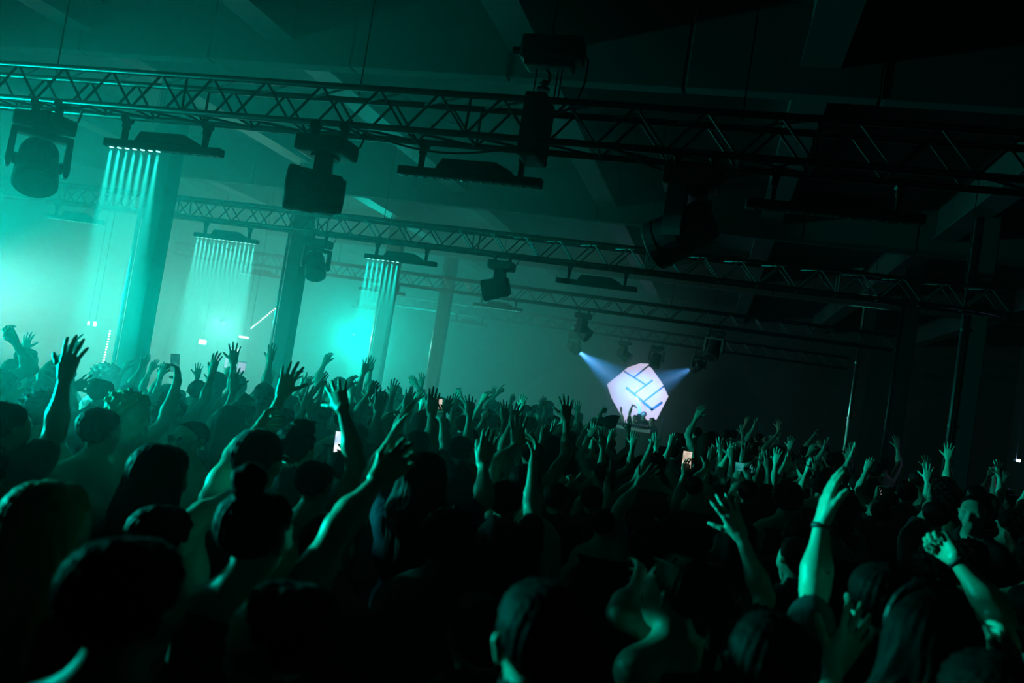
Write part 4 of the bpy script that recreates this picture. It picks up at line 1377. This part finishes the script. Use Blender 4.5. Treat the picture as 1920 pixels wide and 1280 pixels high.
# hands that the photograph shows clearly: a figure whose wrist lands there
for (px, py, d, prefs) in ((978, 765, 9.5, 'up'), (945, 785, 8.5, 'up'), (908, 785, 8.0, 'fwd'), (1062, 800, 11, 'up'), (1097, 805, 12, 'point'), (1178, 808, 12, 'both'), (1112, 818, 10, 'up'), (1032, 812, 10, 'point'),
                           (1055, 856, 7.5, 'up'), (1186, 836, 9, 'up'), (1230, 838, 9.5, 'both'), (1350, 848, 10, 'both'), (1372, 858, 9, 'up'), (1393, 862, 8, 'up'), (1440, 878, 8.5, 'both'), (1455, 868, 9.5, 'up'),
                           (1470, 870, 10, 'point'), (1512, 884, 9, 'point'), (1530, 888, 9, 'up'), (1330, 850, 12, 'up'), (1420, 862, 12, 'both'), (1265, 845, 12, 'up'), (1160, 800, 14, 'up'), (1010, 785, 12, 'both'),
                           (880, 778, 8, 'up'), (850, 765, 9, 'up'), (760, 752, 9, 'point'), (735, 742, 9, 'up'), (602, 728, 9, 'up'), (565, 722, 9.5, 'point'), (660, 738, 9, 'both'), (505, 718, 10, 'up'), (300, 708, 9, 'up'), (265, 690, 9.5, 'point'),
                           (370, 706, 9, 'up'), (395, 716, 9.5, 'both'), (420, 712, 11, 'up'), (690, 748, 11, 'up'), (790, 762, 11, 'both'), (1545, 895, 12, 'up'), (1130, 838, 8, 'up'), (1215, 850, 7.5, 'point')):
    best = None
    for dd in (d, d * .93, d * 1.07, d * .87, d * 1.14):
        P3_ = at_d(px, py, dd)
        for i, q in enumerate(PROTO):
            if q['hand'] is None or not (q['pose'].startswith(prefs) or (prefs == 'up' and q['pose'] == 'both')):
                continue
            s = P3_[2] / q['hand'][2]
            rz = RF.uniform(-.5, .5)
            off = rotm('Z', rz) @ (q['hand'] * s)
            x, y = P3_[0] - off[0], P3_[1] - off[1]
            if free(x, y, .43):
                c = abs(s - 1) + RF.uniform(0, .05) + abs(dd - d) * .02
                if s > .86 and s < 1.12 and (best is None or c < best[0]):
                    best = (c, i, x, y, s, rz)
    if best:
        put(*best[1:])

tries = 0
while len(FILL) < 205 and tries < 6000:
    tries += 1
    inv = RF.uniform(1 / 21.0, 1 / 2.6)
    d = 1 / inv
    px = RF.uniform(-60, 1980)
    if px > 1250 and RF.random() < .35:
        continue
    if d > np.interp(px, (350, 550, 850, 1150, 1500, 1700), (7.6, 9.6, 12.0, 20.0, 16.0, 12.0)):
        continue
    s = RF.uniform(.93, 1.06)
    z = 1.635 * s
    p = at_d(px, 0, d)
    # column of the picture at this depth, at head height
    t = (z - p[2]) / (-UP[2])
    p = p - UP * t
    if not (X0 + .6 < p[0] < X1 - .6 and .9 < p[1] < 22.5):
        continue
    if not free(p[0], p[1], 0.50 if d < 8 else .46):
        continue
    hx_, hy_, _ = to_px((p[0], p[1], z))
    if any(dh > d and abs(hx_ - a) < 30 + 190 / d and hy_ - 200 / d < b + 25 for a, b, dh in HERO_PX):
        continue
    up = RF.random() < (0 if d < 5.0 else .34 if d < 9 else .45)
    if 1060 < px < 1290:
        up, s = False, s * .95
    i = RF.choice([k for k, q in enumerate(PROTO) if (q['hand'] is not None) == up])
    put(i, p[0], p[1], s, RF.uniform(-.55, .55))

# the crowd goes on unseen past the left edge, added to shade near heads
tries = 0
while len(FILL) < 228 and tries < 3000:
    tries += 1
    x, y = RF.uniform(-7.5, -2.2), RF.uniform(1.2, 4.2)
    if to_px((x, y, 1.6))[0] > -40 or not free(x, y, .5):
        continue
    put(RF.choice((7, 8, 9)), x, y, RF.uniform(.98, 1.06), RF.uniform(-.5, .5))

# labels: what they look like and where they stand, then the order from left to right among those alike
def region(px, d):
    side = 'at far left' if px < 330 else 'left of middle' if px < 760 else 'in the middle' if px < 1120 else 'near the stage' if px < 1380 else 'at dark right'
    return side, ('close by' if d < 4.5 else 'mid-crowd' if d < 9 else 'far back')


ORD = 'leftmost second third fourth fifth sixth seventh eighth ninth tenth eleventh twelfth thirteenth fourteenth fifteenth sixteenth seventeenth eighteenth nineteenth twentieth'.split()
buckets = {}
for k, (pi, x, y, s, rz) in enumerate(FILL):
    px, py, d = to_px((x, y, 1.6 * s))
    buckets.setdefault((pi,) + region(px, d), []).append((px, k))
for key, lst in buckets.items():
    lst.sort()
    q = PROTO[key[0]]
    for n_, (px, k) in enumerate(lst):
        pi, x, y, s, rz = FILL[k]
        lab = '%s, %s, %s %s' % (_H[q['hair']], _L[q['pose']], key[2], key[1])
        if len(lst) > 1:
            lab = ORD[min(n_, 19)] + (' person from left, ' if n_ else ' person, ') + lab
        else:
            lab = 'person with ' + lab
        clubber(q['ms'], (x, y, 0), rz, lab, 'people in the crowd', s)
